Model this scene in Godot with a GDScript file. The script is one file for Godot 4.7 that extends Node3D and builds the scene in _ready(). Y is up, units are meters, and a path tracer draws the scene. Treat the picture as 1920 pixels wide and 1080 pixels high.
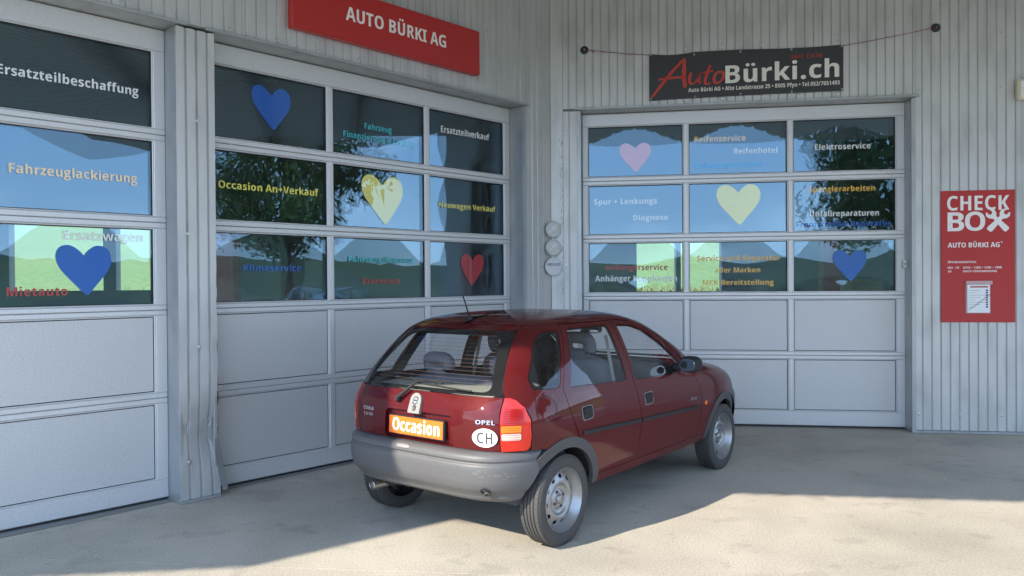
extends Node3D
# A small red hatchback parked in the corner of a workshop forecourt.
# World: x right, y up, -z away from the viewer. "fwd" below is the distance along -z.

const SUN_X := 1.2276      # metres the light travels to the right per metre of drop
const SUN_F := 0.946      # and away from the viewer
const DIR_A := Vector2(0.68778, 0.72592)
const DIR_B := Vector2(0.98864, -0.15032)
const DIST_A := 5.9327
const DIST_B := 8.9633
const PITCH := 0.0905
const WALL := 0.20        # cladding stands this far in front of the door leaves
var M := {}
var rng := RandomNumberGenerator.new()
var names := {}


class MB:
	var v := PackedVector3Array()
	var n := PackedVector3Array()
	var uv := PackedVector2Array()
	var col := PackedColorArray()
	var ix := PackedInt32Array()
	func vert(p: Vector3, nn: Vector3, t := Vector2.ZERO) -> int:
		v.append(p); n.append(nn); uv.append(t)
		return v.size() - 1
	func tri(a: int, b: int, c: int) -> void:
		var g := (v[b] - v[a]).cross(v[c] - v[a])
		if g.length_squared() < 1e-16: return
		if g.dot(n[a] + n[b] + n[c]) > 0.0:
			ix.append(a); ix.append(c); ix.append(b)
		else:
			ix.append(a); ix.append(b); ix.append(c)
	func ftri(a: Vector3, b: Vector3, c: Vector3, nn: Vector3) -> void:
		tri(vert(a, nn), vert(b, nn), vert(c, nn))
	func quad(a: Vector3, b: Vector3, c: Vector3, d: Vector3, nn: Vector3) -> void:
		var i := vert(a, nn, Vector2(0, 0)); var j := vert(b, nn, Vector2(1, 0)); var k := vert(c, nn, Vector2(1, 1)); var l := vert(d, nn, Vector2(0, 1))
		tri(i, j, k); tri(i, k, l)
	func box(lo: Vector3, hi: Vector3, c := 0.0) -> void:
		var mid := (lo + hi) * 0.5
		var h := (hi - lo) * 0.5
		c = minf(c, minf(h.x, minf(h.y, h.z)) * 0.9)
		for ax in 3:
			var b := (ax + 1) % 3
			var d := (ax + 2) % 3
			for s in [-1.0, 1.0]:
				var nn := Vector3.ZERO; nn[ax] = s
				var pts := []
				for q in [[-1, -1], [1, -1], [1, 1], [-1, 1]]:
					var p := mid
					p[ax] += s * h[ax]; p[b] += q[0] * (h[b] - c); p[d] += q[1] * (h[d] - c)
					pts.append(p)
				quad(pts[0], pts[1], pts[2], pts[3], nn)
				if c > 0.0:
					for s2 in [-1.0, 1.0]:
						var n2 := Vector3.ZERO; n2[ax] = s; n2[b] = s2
						var e := []
						for q in [[0, -1], [0, 1], [1, 1], [1, -1]]:
							var p := mid
							p[ax] += s * (h[ax] - (c if q[0] == 1 else 0.0)); p[b] += s2 * (h[b] - (c if q[0] == 0 else 0.0)); p[d] += q[1] * (h[d] - c)
							e.append(p)
						quad(e[0], e[1], e[2], e[3], n2.normalized())
		if c > 0.0:
			for sx in [-1.0, 1.0]:
				for sy in [-1.0, 1.0]:
					for sz in [-1.0, 1.0]:
						var s := Vector3(sx, sy, sz)
						ftri(mid + s * (h - Vector3(0, c, c)), mid + s * (h - Vector3(c, 0, c)), mid + s * (h - Vector3(c, c, 0)), s.normalized())
	func tube(path: PackedVector3Array, r: float, seg := 8, closed := false, r_end := -1.0) -> void:
		var rings := []
		var m := path.size()
		for i in m:
			var a := path[(i - 1 + m) % m] if closed or i > 0 else path[i]
			var b := path[(i + 1) % m] if closed or i < m - 1 else path[i]
			var d := (b - a).normalized()
			var up := Vector3.UP if absf(d.y) < 0.9 else Vector3.RIGHT
			var sx := d.cross(up).normalized()
			var sy := sx.cross(d).normalized()
			var rr := r if r_end < 0.0 else lerpf(r, r_end, float(i) / (m - 1))
			var ring := []
			for k in seg:
				var w := TAU * k / seg
				var nn := sx * cos(w) + sy * sin(w)
				ring.append(vert(path[i] + nn * rr, nn))
			rings.append(ring)
		for i in (m if closed else m - 1):
			var p: Array = rings[i]
			var q: Array = rings[(i + 1) % m]
			for k in seg:
				var k2 := (k + 1) % seg
				tri(p[k], p[k2], q[k2]); tri(p[k], q[k2], q[k])
		if not closed:
			for e in [[0, path[0] - path[1]], [m - 1, path[m - 1] - path[m - 2]]]:
				var nn: Vector3 = e[1].normalized()
				var c := vert(path[e[0]], nn)
				var idx := []
				for k in seg: idx.append(vert(v[rings[e[0]][k]], nn))
				for k in seg: tri(c, idx[k], idx[(k + 1) % seg])
	func lathe(prof: Array, seg: int, xf: Transform3D, sharp := 35.0) -> void:
		# profile of Vector2(radius, along axis) round the local x axis
		var m := prof.size()
		for i in m - 1:
			var a: Vector2 = prof[i]
			var b: Vector2 = prof[i + 1]
			var d := (b - a).normalized()
			var na := Vector2(d.y, -d.x)
			var nb := na
			if i > 0:
				var d0: Vector2 = (a - prof[i - 1]).normalized()
				if absf(rad_to_deg(d0.angle_to(d))) < sharp: na = (na + Vector2(d0.y, -d0.x)).normalized()
			if i < m - 2:
				var d2: Vector2 = (prof[i + 2] - b).normalized()
				if absf(rad_to_deg(d.angle_to(d2))) < sharp: nb = (nb + Vector2(d2.y, -d2.x)).normalized()
			var ia := []
			var ib := []
			for k in seg:
				var w := TAU * k / seg
				var cs := cos(w); var sn := sin(w)
				ia.append(vert(xf * Vector3(a.y, a.x * cs, a.x * sn), xf.basis * Vector3(na.y, na.x * cs, na.x * sn)))
				ib.append(vert(xf * Vector3(b.y, b.x * cs, b.x * sn), xf.basis * Vector3(nb.y, nb.x * cs, nb.x * sn)))
			for k in seg:
				var k2 := (k + 1) % seg
				tri(ia[k], ia[k2], ib[k2]); tri(ia[k], ib[k2], ib[k])
	func superq(c: Vector3, h: Vector3, e: float, xf := Transform3D.IDENTITY, nu := 20, nv := 12) -> void:
		var f := func(x: float, k: float) -> float: return signf(x) * pow(absf(x), k)
		var grid := []
		for j in nv + 1:
			var la := -PI / 2 + PI * j / nv
			var row := []
			for i in nu:
				var lo := TAU * i / nu
				var p := Vector3(f.call(cos(la), e) * f.call(cos(lo), e), f.call(sin(la), e), f.call(cos(la), e) * f.call(sin(lo), e))
				var q := Vector3(f.call(cos(la), 2 - e) * f.call(cos(lo), 2 - e), f.call(sin(la), 2 - e), f.call(cos(la), 2 - e) * f.call(sin(lo), 2 - e)) / h
				row.append(vert(xf * (c + p * h), (xf.basis * q).normalized()))
			grid.append(row)
		for j in nv:
			for i in nu:
				var i2 := (i + 1) % nu
				tri(grid[j][i], grid[j][i2], grid[j + 1][i2]); tri(grid[j][i], grid[j + 1][i2], grid[j + 1][i])
	func flat_poly(pts: PackedVector2Array, z0: float, z1: float) -> void:
		# a plate of that outline between z0 and z1 (z1 in front)
		var t := Geometry2D.triangulate_polygon(pts)
		for i in range(0, t.size(), 3):
			for z in [[z1, 1.0], [z0, -1.0]]:
				var nn := Vector3(0, 0, z[1])
				ftri(Vector3(pts[t[i]].x, pts[t[i]].y, z[0]), Vector3(pts[t[i + 1]].x, pts[t[i + 1]].y, z[0]), Vector3(pts[t[i + 2]].x, pts[t[i + 2]].y, z[0]), nn)
		var ccw := not Geometry2D.is_polygon_clockwise(pts)
		for i in pts.size():
			var a := pts[i]
			var b := pts[(i + 1) % pts.size()]
			var d := (b - a).normalized()
			var nn := Vector3(d.y, -d.x, 0) * (1.0 if ccw else -1.0)
			quad(Vector3(a.x, a.y, z0), Vector3(b.x, b.y, z0), Vector3(b.x, b.y, z1), Vector3(a.x, a.y, z1), nn)
	func mesh() -> ArrayMesh:
		var arr := []
		arr.resize(Mesh.ARRAY_MAX)
		arr[Mesh.ARRAY_VERTEX] = v; arr[Mesh.ARRAY_NORMAL] = n; arr[Mesh.ARRAY_TEX_UV] = uv; arr[Mesh.ARRAY_INDEX] = ix
		if col.size() == v.size(): arr[Mesh.ARRAY_COLOR] = col
		var m := ArrayMesh.new()
		if ix.size(): m.add_surface_from_arrays(Mesh.PRIMITIVE_TRIANGLES, arr)
		return m


# ---------------------------------------------------------------- helpers
func lin(r: float, g: float, b: float, a := 1.0) -> Color:
	var c := Color(r, g, b).linear_to_srgb()
	c.a = a
	return c

func mat(c: Color, rough := 0.6, metal := 0.0) -> StandardMaterial3D:
	var m := StandardMaterial3D.new()
	m.albedo_color = c; m.roughness = rough; m.metallic = metal
	return m

func noise_tex(size: int, freq: float, octaves: int, ramp: Array, seed_ := 1, kind := FastNoiseLite.TYPE_SIMPLEX_SMOOTH, normal := false) -> NoiseTexture2D:
	var f := FastNoiseLite.new()
	f.seed = seed_; f.frequency = freq; f.noise_type = kind; f.fractal_octaves = octaves
	var t := NoiseTexture2D.new()
	t.width = size; t.height = size; t.seamless = true; t.noise = f
	if normal:
		t.as_normal_map = true; t.bump_strength = 4.0
	elif ramp.size():
		var g := Gradient.new()
		g.offsets = PackedFloat32Array(ramp.map(func(x): return x[0]))
		g.colors = PackedColorArray(ramp.map(func(x): return x[1]))
		t.color_ramp = g
	return t

func grey(x: float) -> Color: return Color(x, x, x)

func triplanar(m: StandardMaterial3D, s: Vector3, world := true) -> StandardMaterial3D:
	m.uv1_triplanar = true; m.uv1_world_triplanar = world; m.uv1_scale = s
	return m

func numbered(called: String) -> String:
	var k: int = names.get(called, 0)
	names[called] = k + 1
	return called if k == 0 else "%s_%03d" % [called, k]

func part(called: String, mesh: Mesh, m: Material, parent: Node3D, at := Vector3.ZERO) -> MeshInstance3D:
	var o := MeshInstance3D.new()
	o.name = called; o.mesh = mesh; o.material_override = m; o.position = at
	parent.add_child(o, true)
	return o

func thing(called: String, label: String, category: String, group := "", at := Transform3D.IDENTITY) -> Node3D:
	var o := Node3D.new()
	o.name = numbered(called); o.transform = at
	tag(o, label, category, group)
	add_child(o)
	return o

func tag(o: Node, label: String, category: String, group := "") -> void:
	o.set_meta("label", label); o.set_meta("category", category)
	if group: o.set_meta("group", group)

func setting(called: String, mesh: Mesh, m: Material) -> MeshInstance3D:
	var o := part(called, mesh, m, self)
	o.set_meta("kind", "structure")
	return o

func empty_part(called: String, parent: Node3D, xf := Transform3D.IDENTITY) -> Node3D:
	var o := Node3D.new()
	o.name = called; o.transform = xf
	parent.add_child(o, true)
	return o

func wall_frame(dir: Vector2, dist: float) -> Transform3D:
	# local x along the wall, y up, z out of the wall towards the forecourt, origin in the plane of the door leaves
	var x := Vector3(dir.x, 0, -dir.y)
	var nrm := Vector2(-dir.y, dir.x)
	return Transform3D(Basis(x, Vector3.UP, x.cross(Vector3.UP)), Vector3(nrm.x * dist, 0, -nrm.y * dist))

func roof_y(p: Vector3) -> float:   # height of the roof sheet over a point
	return 4.75 + 0.09 * (-p.z - 3.0)

func font(bold: bool, serif := false) -> SystemFont:
	var f := SystemFont.new()
	f.font_names = PackedStringArray(["Droid Serif" if serif else "Droid Sans"])
	f.font_weight = 700 if bold else 400
	return f

var fonts := {}
func text_mesh(s: String, bold := true, depth := 0.002, serif := false) -> TextMesh:
	var k := str(bold, serif)
	if not fonts.has(k): fonts[k] = font(bold, serif)
	var t := TextMesh.new()
	t.text = s; t.font = fonts[k]; t.font_size = 64; t.pixel_size = 0.01; t.depth = depth; t.curve_step = 2.0
	t.horizontal_alignment = HORIZONTAL_ALIGNMENT_LEFT; t.vertical_alignment = VERTICAL_ALIGNMENT_BOTTOM
	return t

var cap_unit := -1.0
func text(called: String, s: String, x0: float, x1: float, y: float, cap: float, z: float, m: Material, parent: Node3D, bold := true, slant := 0.0, rise := 0.0, serif := false) -> MeshInstance3D:
	# lettering between x0 and x1 on the base line y, capitals as high as cap
	var ref := text_mesh("H", bold, 0.002, serif).get_aabb()
	var t := text_mesh(s, bold, 1.0, serif)
	var b := t.get_aabb()
	var sx := (x1 - x0) / b.size.x
	var sy := cap / ref.size.y
	var o := part(called, t, m, parent)
	var bas := Basis(Vector3(sx, sx * rise, 0), Vector3(slant * sy, sy, 0), Vector3(0, 0, 0.0015))
	o.transform = Transform3D(bas, Vector3(x0, y, z) - bas * Vector3(b.position.x, ref.position.y, 0))
	return o

func heart_outline(cx: float, w: float, top: float, tip: float, tip_x: float) -> PackedVector2Array:
	var half := PackedVector2Array()
	var p := [Vector2(0, 0.80), Vector2(0.10, 0.90), Vector2(0.24, 0.985), Vector2(0.36, 1.0), Vector2(0.47, 0.97), Vector2(0.55, 0.90), Vector2(0.59, 0.80), Vector2(0.585, 0.68), Vector2(0.54, 0.56), Vector2(0.46, 0.45), Vector2(0.34, 0.32), Vector2(0.20, 0.18), Vector2(0.08, 0.055), Vector2(0.0, 0.0)]
	var c := Curve2D.new()
	for i in p.size():
		var a: Vector2 = p[maxi(i - 1, 0)]
		var b: Vector2 = p[mini(i + 1, p.size() - 1)]
		var d := (b - a) / 6.0
		if i == 0: d = Vector2(0.03, 0.03)
		if i == p.size() - 1: d = Vector2(-0.025, -0.018)
		c.add_point(p[i], -d, d)
	half = c.tessellate(4, 2)
	var out := PackedVector2Array()
	for q in half: out.append(q)
	for i in range(half.size() - 2, 0, -1): out.append(Vector2(-half[i].x, half[i].y))
	for i in out.size():
		var q := out[i]
		out[i] = Vector2(cx + q.x / 1.18 * w + (tip_x - cx) * (1.0 - q.y), lerpf(tip, top, q.y))
	return out


# ---------------------------------------------------------------- materials
func make_materials() -> void:
	var streak := noise_tex(512, 0.012, 4, [[0.0, grey(0.86)], [0.5, grey(0.97)], [1.0, grey(1.0)]], 3)
	var fine := noise_tex(512, 0.12, 3, [[0.0, grey(0.90)], [0.5, grey(0.98)], [1.0, grey(1.0)]], 4)
	var grain := noise_tex(512, 0.25, 2, [], 5)
	M.clad = triplanar(mat(lin(0.58, 0.578, 0.565), 0.42, 0.38), Vector3(0.7, 0.16, 0.7))
	M.clad.albedo_texture = streak
	M.clad_b = triplanar(mat(lin(0.575, 0.575, 0.56), 0.45, 0.38), Vector3(0.55, 0.2, 0.55))
	M.clad_b.albedo_texture = streak
	M.flash = triplanar(mat(lin(0.44, 0.455, 0.46), 0.38, 0.5), Vector3(0.9, 0.3, 0.9))
	M.flash.albedo_texture = streak
	M.alu = triplanar(mat(lin(0.64, 0.64, 0.64), 0.38, 0.30), Vector3(0.8, 1.3, 0.8))
	M.alu.albedo_texture = fine
	M.stucco = triplanar(mat(lin(0.64, 0.635, 0.63), 0.52, 0.30), Vector3(1.5, 1.5, 1.5))
	M.stucco.albedo_texture = noise_tex(512, 0.11, 3, [[0.0, grey(0.83)], [0.5, grey(0.95)], [1.0, grey(1.0)]], 14)
	M.stucco.heightmap_enabled = true; M.stucco.heightmap_texture = grain; M.stucco.heightmap_scale = 0.12
	M.seal = mat(lin(0.02, 0.02, 0.021), 0.7)
	M.screw = mat(lin(0.55, 0.55, 0.55), 0.3, 0.8)
	M.core = mat(lin(0.30, 0.30, 0.29), 0.8)
	M.inside = mat(lin(0.34, 0.34, 0.33), 0.85)
	M.hall_floor = mat(lin(0.22, 0.215, 0.205), 0.6)
	# sun-protection glass: clear, with a bluish mirror coating on each sheet
	M.pane = ORMMaterial3D.new()
	M.pane.albedo_color = lin(0.50, 0.79, 1.0, 0.085)
	M.pane.transparency = BaseMaterial3D.TRANSPARENCY_ALPHA
	var gloss := Image.create(4, 4, false, Image.FORMAT_RGB8); gloss.fill(Color(1, 0, 1))
	M.pane.orm_texture = ImageTexture.create_from_image(gloss)
	# lettering and hearts of coloured film
	for c in [["white", 0.80, 0.80, 0.80], ["gold", 0.85, 0.50, 0.09], ["teal", 0.03, 0.46, 0.50], ["yellow", 0.84, 0.76, 0.13], ["blue", 0.004, 0.095, 0.44], ["red", 0.42, 0.018, 0.025], ["azure", 0.02, 0.38, 0.75], ["pink", 0.72, 0.36, 0.42], ["paleyellow", 0.84, 0.77, 0.20]]:
		M["film_" + c[0]] = mat(lin(c[1], c[2], c[3]), 0.45)
	M.sign_red = triplanar(mat(lin(0.46, 0.022, 0.02), 0.38), Vector3(1.5, 1.5, 1.5))
	M.sign_red.albedo_texture = fine
	M.sign_white = mat(lin(0.80, 0.78, 0.74), 0.45)
	M.banner = triplanar(mat(lin(0.035, 0.036, 0.040), 0.5), Vector3(3, 3, 3))
	M.banner.albedo_texture = fine
	M.banner_red = mat(lin(0.48, 0.045, 0.03), 0.5)
	M.banner_white = mat(lin(0.74, 0.72, 0.64), 0.5)
	M.rope = mat(lin(0.22, 0.05, 0.035), 0.9)
	M.black = mat(lin(0.018, 0.018, 0.02), 0.5)
	M.paper = mat(lin(0.78, 0.79, 0.80), 0.6)
	M.beige = mat(lin(0.62, 0.58, 0.42), 0.5)
	M.offwhite = mat(lin(0.70, 0.69, 0.63), 0.5)
	M.plaque = mat(lin(0.50, 0.50, 0.49), 0.45, 0.38)
	M.plaque_white = mat(lin(0.62, 0.63, 0.65), 0.5)
	M.ink = mat(lin(0.02, 0.03, 0.10), 0.5)
	# concrete
	M.concrete = mat(lin(0.525, 0.478, 0.405), 0.85)
	M.concrete.albedo_texture = noise_tex(1024, 0.07, 5, [[0.0, grey(0.80)], [0.35, grey(0.92)], [0.6, grey(0.98)], [1.0, grey(1.0)]], 11)
	M.concrete.uv1_scale = Vector3(0.75, 0.75, 1)
	M.concrete.heightmap_enabled = true
	M.concrete.heightmap_texture = noise_tex(1024, 0.2, 3, [], 12); M.concrete.heightmap_scale = 0.22
	M.concrete.detail_enabled = true; M.concrete.detail_blend_mode = BaseMaterial3D.BLEND_MODE_MUL
	M.concrete.detail_uv_layer = BaseMaterial3D.DETAIL_UV_2
	M.concrete.detail_albedo = stain_texture()
	M.joint = mat(lin(0.52, 0.49, 0.42), 0.9)
	M.grass = triplanar(mat(Color.WHITE, 0.9), Vector3(0.05, 0.05, 0.14)); M.grass.vertex_color_use_as_albedo = true
	M.grass.albedo_texture = noise_tex(512, 0.05, 5, [[0.0, grey(0.45)], [0.45, grey(0.80)], [1.0, grey(1.0)]], 41)
	M.asphalt = mat(lin(0.055, 0.055, 0.056), 0.85)
	M.roof = mat(lin(0.55, 0.54, 0.52), 0.6)
	M.steel = mat(lin(0.22, 0.22, 0.22), 0.6, 0.2)
	M.lift_red = mat(lin(0.40, 0.03, 0.02), 0.45)
	M.crate = mat(lin(0.55, 0.46, 0.14), 0.6)
	# the car
	M.paint = mat(lin(0.088, 0.0055, 0.007), 0.5, 0.15)
	M.paint.clearcoat_enabled = true; M.paint.clearcoat = 0.65; M.paint.metallic_specular = 0.2; M.paint.clearcoat_roughness = 0.03
	M.bumper = triplanar(mat(lin(0.105, 0.104, 0.106), 0.5), Vector3(1.2, 1.2, 1.2), false)
	M.bumper.albedo_texture = noise_tex(512, 0.05, 4, [[0.0, grey(0.92)], [0.5, grey(0.98)], [1.0, grey(1.0)]], 21)
	M.arch = mat(lin(0.060, 0.059, 0.062), 0.6)
	M.trim = mat(lin(0.024, 0.024, 0.026), 0.65)
	M.trim.metallic_specular = 0.35
	M.lining = mat(lin(0.055, 0.057, 0.065), 0.85)
	M.car_glass = mat(lin(0.85, 0.95, 0.92, 0.0), 0.0)
	M.car_glass.transparency = BaseMaterial3D.TRANSPARENCY_ALPHA
	M.frit = mat(lin(0.012, 0.012, 0.013), 0.12)
	M.rubber = triplanar(mat(lin(0.058, 0.056, 0.054), 0.8), Vector3(4, 4, 4), false)
	M.rubber.albedo_texture = fine
	M.rim = triplanar(mat(lin(0.36, 0.365, 0.37), 0.38, 0.7), Vector3(3, 3, 3), false)
	M.rim.albedo_texture = streak
	M.hub = mat(lin(0.10, 0.095, 0.09), 0.5, 0.5)
	M.exhaust = mat(lin(0.42, 0.40, 0.37), 0.38, 0.9)
	M.chrome = mat(lin(0.72, 0.72, 0.74), 0.12, 1.0)
	M.lens_red = mat(lin(0.50, 0.018, 0.008), 0.16)
	M.lens_deep = mat(lin(0.34, 0.010, 0.010), 0.2)
	M.lens_amber = mat(lin(0.72, 0.20, 0.01), 0.1)
	M.lens_clear = mat(lin(0.62, 0.50, 0.42), 0.1)
	M.plate_orange = mat(lin(0.78, 0.16, 0.015), 0.4)
	M.white = mat(lin(0.82, 0.82, 0.82), 0.4)
	M.garnish = mat(lin(0.24, 0.23, 0.225), 0.5, 0.2)
	M.seat = triplanar(mat(lin(0.13, 0.135, 0.155), 0.95), Vector3(5, 5, 5), false)
	M.seat.albedo_texture = fine
	M.shelf = triplanar(mat(lin(0.26, 0.28, 0.25), 0.95), Vector3(4, 4, 4), false)
	M.shelf.albedo_texture = fine
	M.wire = mat(lin(0.20, 0.11, 0.07), 0.6)
	M.mirror = mat(lin(0.45, 0.46, 0.48), 0.04, 1.0)
	M.belt = mat(lin(0.40, 0.41, 0.38), 0.8)


func stain_texture() -> ImageTexture:
	# damp marks, tyre dirt and patchy weathering of the slab; 16 m a side
	var n := 1024
	var im := Image.create(n, n, false, Image.FORMAT_RGB8)
	var a := FastNoiseLite.new(); a.seed = 31; a.frequency = 0.007; a.fractal_octaves = 6
	var b := FastNoiseLite.new(); b.seed = 32; b.frequency = 0.020; b.fractal_octaves = 4
	var c := FastNoiseLite.new(); c.seed = 33; c.frequency = 0.06; c.fractal_octaves = 3
	for y in n:
		for x in n:
			var k := 0.95 + 0.10 * a.get_noise_2d(x, y) + 0.06 * b.get_noise_2d(x, y)
			# ragged damp blotches and small oil spots
			var d := smoothstep(0.34, 0.52, b.get_noise_2d(x + 70, y * 1.5) + 0.30 * c.get_noise_2d(x, y))
			k *= 1.0 - 0.055 * d
			var spot := smoothstep(0.50, 0.60, c.get_noise_2d(x * 1.3, y * 1.3 + 300))
			k *= 1.0 - 0.06 * spot
			k = clampf(k, 0.0, 1.0)
			im.set_pixel(x, y, Color(k, k * (0.995 + 0.01 * a.get_noise_2d(y, x)), k * 0.985))
	return ImageTexture.create_from_image(im)


# ---------------------------------------------------------------- scene
var cam: Camera3D
func _ready() -> void:
	rng.seed = 7
	cam = Camera3D.new()
	cam.name = "camera"; cam.fov = 40.52; cam.near = 0.05; cam.far = 3000.0
	cam.position = Vector3(0, 1.625, 0); cam.rotation_degrees = Vector3(-0.456, 0, -0.41)
	add_child(cam)
	var we := WorldEnvironment.new()
	we.name = "environment"
	var env := Environment.new()
	env.background_mode = Environment.BG_SKY
	var sky := ProceduralSkyMaterial.new()
	sky.sky_top_color = lin(0.265, 0.44, 0.745); sky.sky_horizon_color = lin(0.60, 0.74, 0.91); sky.sky_curve = 0.12
	sky.ground_bottom_color = Color(0.25, 0.24, 0.2); sky.ground_horizon_color = Color(0.5, 0.52, 0.5)
	sky.sky_energy_multiplier = 1.0
	sky.energy_multiplier = 2.25
	sky.sun_angle_max = 12.0
	var s := Sky.new(); s.sky_material = sky
	env.sky = s
	sky.sky_cover = cloud_texture(); sky.sky_cover_modulate = Color(1, 1, 1, 0.4)
	env.tonemap_mode = Environment.TONE_MAPPER_LINEAR
	env.tonemap_exposure = 2.0
	env.sdfgi_enabled = true; env.ssao_enabled = true; env.ssil_enabled = true
	we.environment = env
	add_child(we)
	var sun := DirectionalLight3D.new()
	sun.name = "sun"; sun.light_energy = 1.45; sun.light_color = Color(1.0, 0.955, 0.88); sun.light_angular_distance = 0.55; sun.shadow_enabled = true
	add_child(sun)
	sun.look_at_from_position(Vector3(-20, 20, 12), Vector3(-20, 20, 12) + Vector3(SUN_X, -1, -SUN_F), Vector3.UP)
	make_materials()
	build_ground()
	build_workshop()
	build_signs()
	build_car()
	build_surroundings()


func cloud_texture() -> ImageTexture:
	var w := 1024; var h := 512
	var f := FastNoiseLite.new(); f.seed = 5; f.frequency = 1.6; f.fractal_octaves = 5
	var im := Image.create(w, h, false, Image.FORMAT_RGBAF)
	for y in h:
		var el := PI * (0.5 - (y + 0.5) / h)
		for x in w:
			var az := TAU * x / w
			var a := 0.0
			if el > 0.0:
				var d := Vector3(cos(az) * cos(el), sin(el) * 2.6, sin(az) * cos(el))
				var k := f.get_noise_3dv(d * 1.3)
				a = smoothstep(-0.05, 0.5, k) * 0.6
			im.set_pixel(x, y, Color(0.95, 0.97, 1.0, a))
	return ImageTexture.create_from_image(im)


# ---------------------------------------------------------------- ground
func build_ground() -> void:
	# far terrain as one sheet: level here, a field rising behind the workshop, low hills all round
	var mb := MB.new()
	var nz := FastNoiseLite.new(); nz.seed = 2; nz.frequency = 0.006; nz.fractal_octaves = 4
	var n2 := FastNoiseLite.new(); n2.seed = 9; n2.frequency = 0.05; n2.fractal_octaves = 3
	var radii := [0.0]
	var r := 6.0
	while r < 1500.0:
		radii.append(r); r *= 1.085
	var seg := 128
	for i in radii.size():
		for k in seg:
			var w := TAU * k / seg
			var x: float = radii[i] * cos(w)
			var f: float = radii[i] * sin(w) + 8.0
			var y := -0.06
			if f > 34.0:
				y += 0.115 * (f - 34.0) * (1.0 - smoothstep(150.0, 420.0, f)) + smoothstep(150.0, 420.0, f) * 20.0
			var far := smoothstep(160.0, 900.0, radii[i])
			y += far * (15.0 + 45.0 * nz.get_noise_2d(x, f))
			var row := 0.5 + 0.5 * sin(f * 2.2 + 0.4 * n2.get_noise_2d(x * 0.3, f * 0.3))
			var k2 := 0.5 + 0.5 * n2.get_noise_2d(x * 0.6, f * 2.0)
			var c := Color(0.13, 0.235, 0.03).lerp(Color(0.19, 0.29, 0.05), k2 * 0.7 + row * 0.15)
			if f < 30.0: c = Color(0.10, 0.16, 0.04).lerp(Color(0.16, 0.17, 0.07), k2)
			if f < 34.0 and f > 27.0: c = Color(0.24, 0.19, 0.09)
			var wood := smoothstep(0.05, 0.25, nz.get_noise_2d(x * 1.5 + 500.0, f * 1.5)) * smoothstep(250.0, 420.0, radii[i])
			c = c.lerp(Color(0.055, 0.085, 0.06), wood)
			mb.vert(Vector3(x, y, -f), Vector3.UP)
			mb.col.append(c)
	for i in radii.size() - 1:
		for k in seg:
			var k2 := (k + 1) % seg
			var a := i * seg + k; var b := i * seg + k2; var c := (i + 1) * seg + k2; var d := (i + 1) * seg + k
			mb.tri(a, b, c); mb.tri(a, c, d)
	# smooth normals
	var acc := PackedVector3Array(); acc.resize(mb.v.size())
	for t in range(0, mb.ix.size(), 3):
		var g := (mb.v[mb.ix[t + 2]] - mb.v[mb.ix[t]]).cross(mb.v[mb.ix[t + 1]] - mb.v[mb.ix[t]])
		for q in 3: acc[mb.ix[t + q]] += g
	for i in acc.size(): mb.n[i] = acc[i].normalized() if acc[i].length() > 1e-9 else Vector3.UP
	setting("terrain", mb.mesh(), M.grass)

	# concrete forecourt in slabs with open joints; the joint in view runs from (-3.07, 4.64) to (0, 4.31)
	var fc := Node3D.new(); fc.name = "forecourt"; fc.set_meta("kind", "structure"); add_child(fc)
	var o := Vector2(-3.07, 4.64)
	var dx := (Vector2(-0.01, 4.31) - o).normalized()
	var dy := Vector2(-dx.y, dx.x)
	var rows := [-11.0, -7.5, -4.0, 0.0, 12.5]
	var cols := [-9.0, -3.2, 9.6, 15.5, 22.0]
	for i in rows.size() - 1:
		for k in cols.size() - 1:
			var g := 0.004
			var p := []
			for q in [[cols[k] + g, rows[i] + g], [cols[k + 1] - g, rows[i] + g], [cols[k + 1] - g, rows[i + 1] - g], [cols[k] + g, rows[i + 1] - g]]:
				var w: Vector2 = o + dx * q[0] + dy * q[1]
				p.append(Vector3(w.x, 0, -w.y))
			var sb := MB.new()
			sb.quad(p[0], p[1], p[2], p[3], Vector3.UP)
			for e in 4:
				var a: Vector3 = p[e]; var b: Vector3 = p[(e + 1) % 4]
				var nn := (b - a).cross(Vector3.UP).normalized()
				sb.quad(a, b, b + Vector3.DOWN * 0.05, a + Vector3.DOWN * 0.05, nn)
			for q in sb.v.size(): sb.uv[q] = Vector2(sb.v[q].x, sb.v[q].z)
			var msh := with_uv2(sb)
			part("concrete_slab", msh, M.concrete, fc)
	var jb := MB.new()
	var q4 := []
	for q in [[-9.0, -11.0], [22.0, -11.0], [22.0, 12.5], [-9.0, 12.5]]:
		var w: Vector2 = o + dx * q[0] + dy * q[1]
		q4.append(Vector3(w.x, -0.007, -w.y))
	jb.quad(q4[0], q4[1], q4[2], q4[3], Vector3.UP)
	part("joint_filler", jb.mesh(), M.joint, fc)


func with_uv2(sb: MB) -> ArrayMesh:
	var arr := []
	arr.resize(Mesh.ARRAY_MAX)
	arr[Mesh.ARRAY_VERTEX] = sb.v; arr[Mesh.ARRAY_NORMAL] = sb.n; arr[Mesh.ARRAY_TEX_UV] = sb.uv; arr[Mesh.ARRAY_INDEX] = sb.ix
	var u2 := PackedVector2Array()
	for q in sb.v: u2.append(Vector2(q.x + 8.0, q.z + 9.0) / 16.0)
	arr[Mesh.ARRAY_TEX_UV2] = u2
	var m := ArrayMesh.new()
	m.add_surface_from_arrays(Mesh.PRIMITIVE_TRIANGLES, arr)
	return m


# ---------------------------------------------------------------- workshop
func bar(called: String, lo: Vector3, hi: Vector3, c: float, m: Material, parent: Node3D) -> MeshInstance3D:
	var b := MB.new(); b.box(lo, hi, c)
	return part(called, b.mesh(), m, parent)

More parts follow.
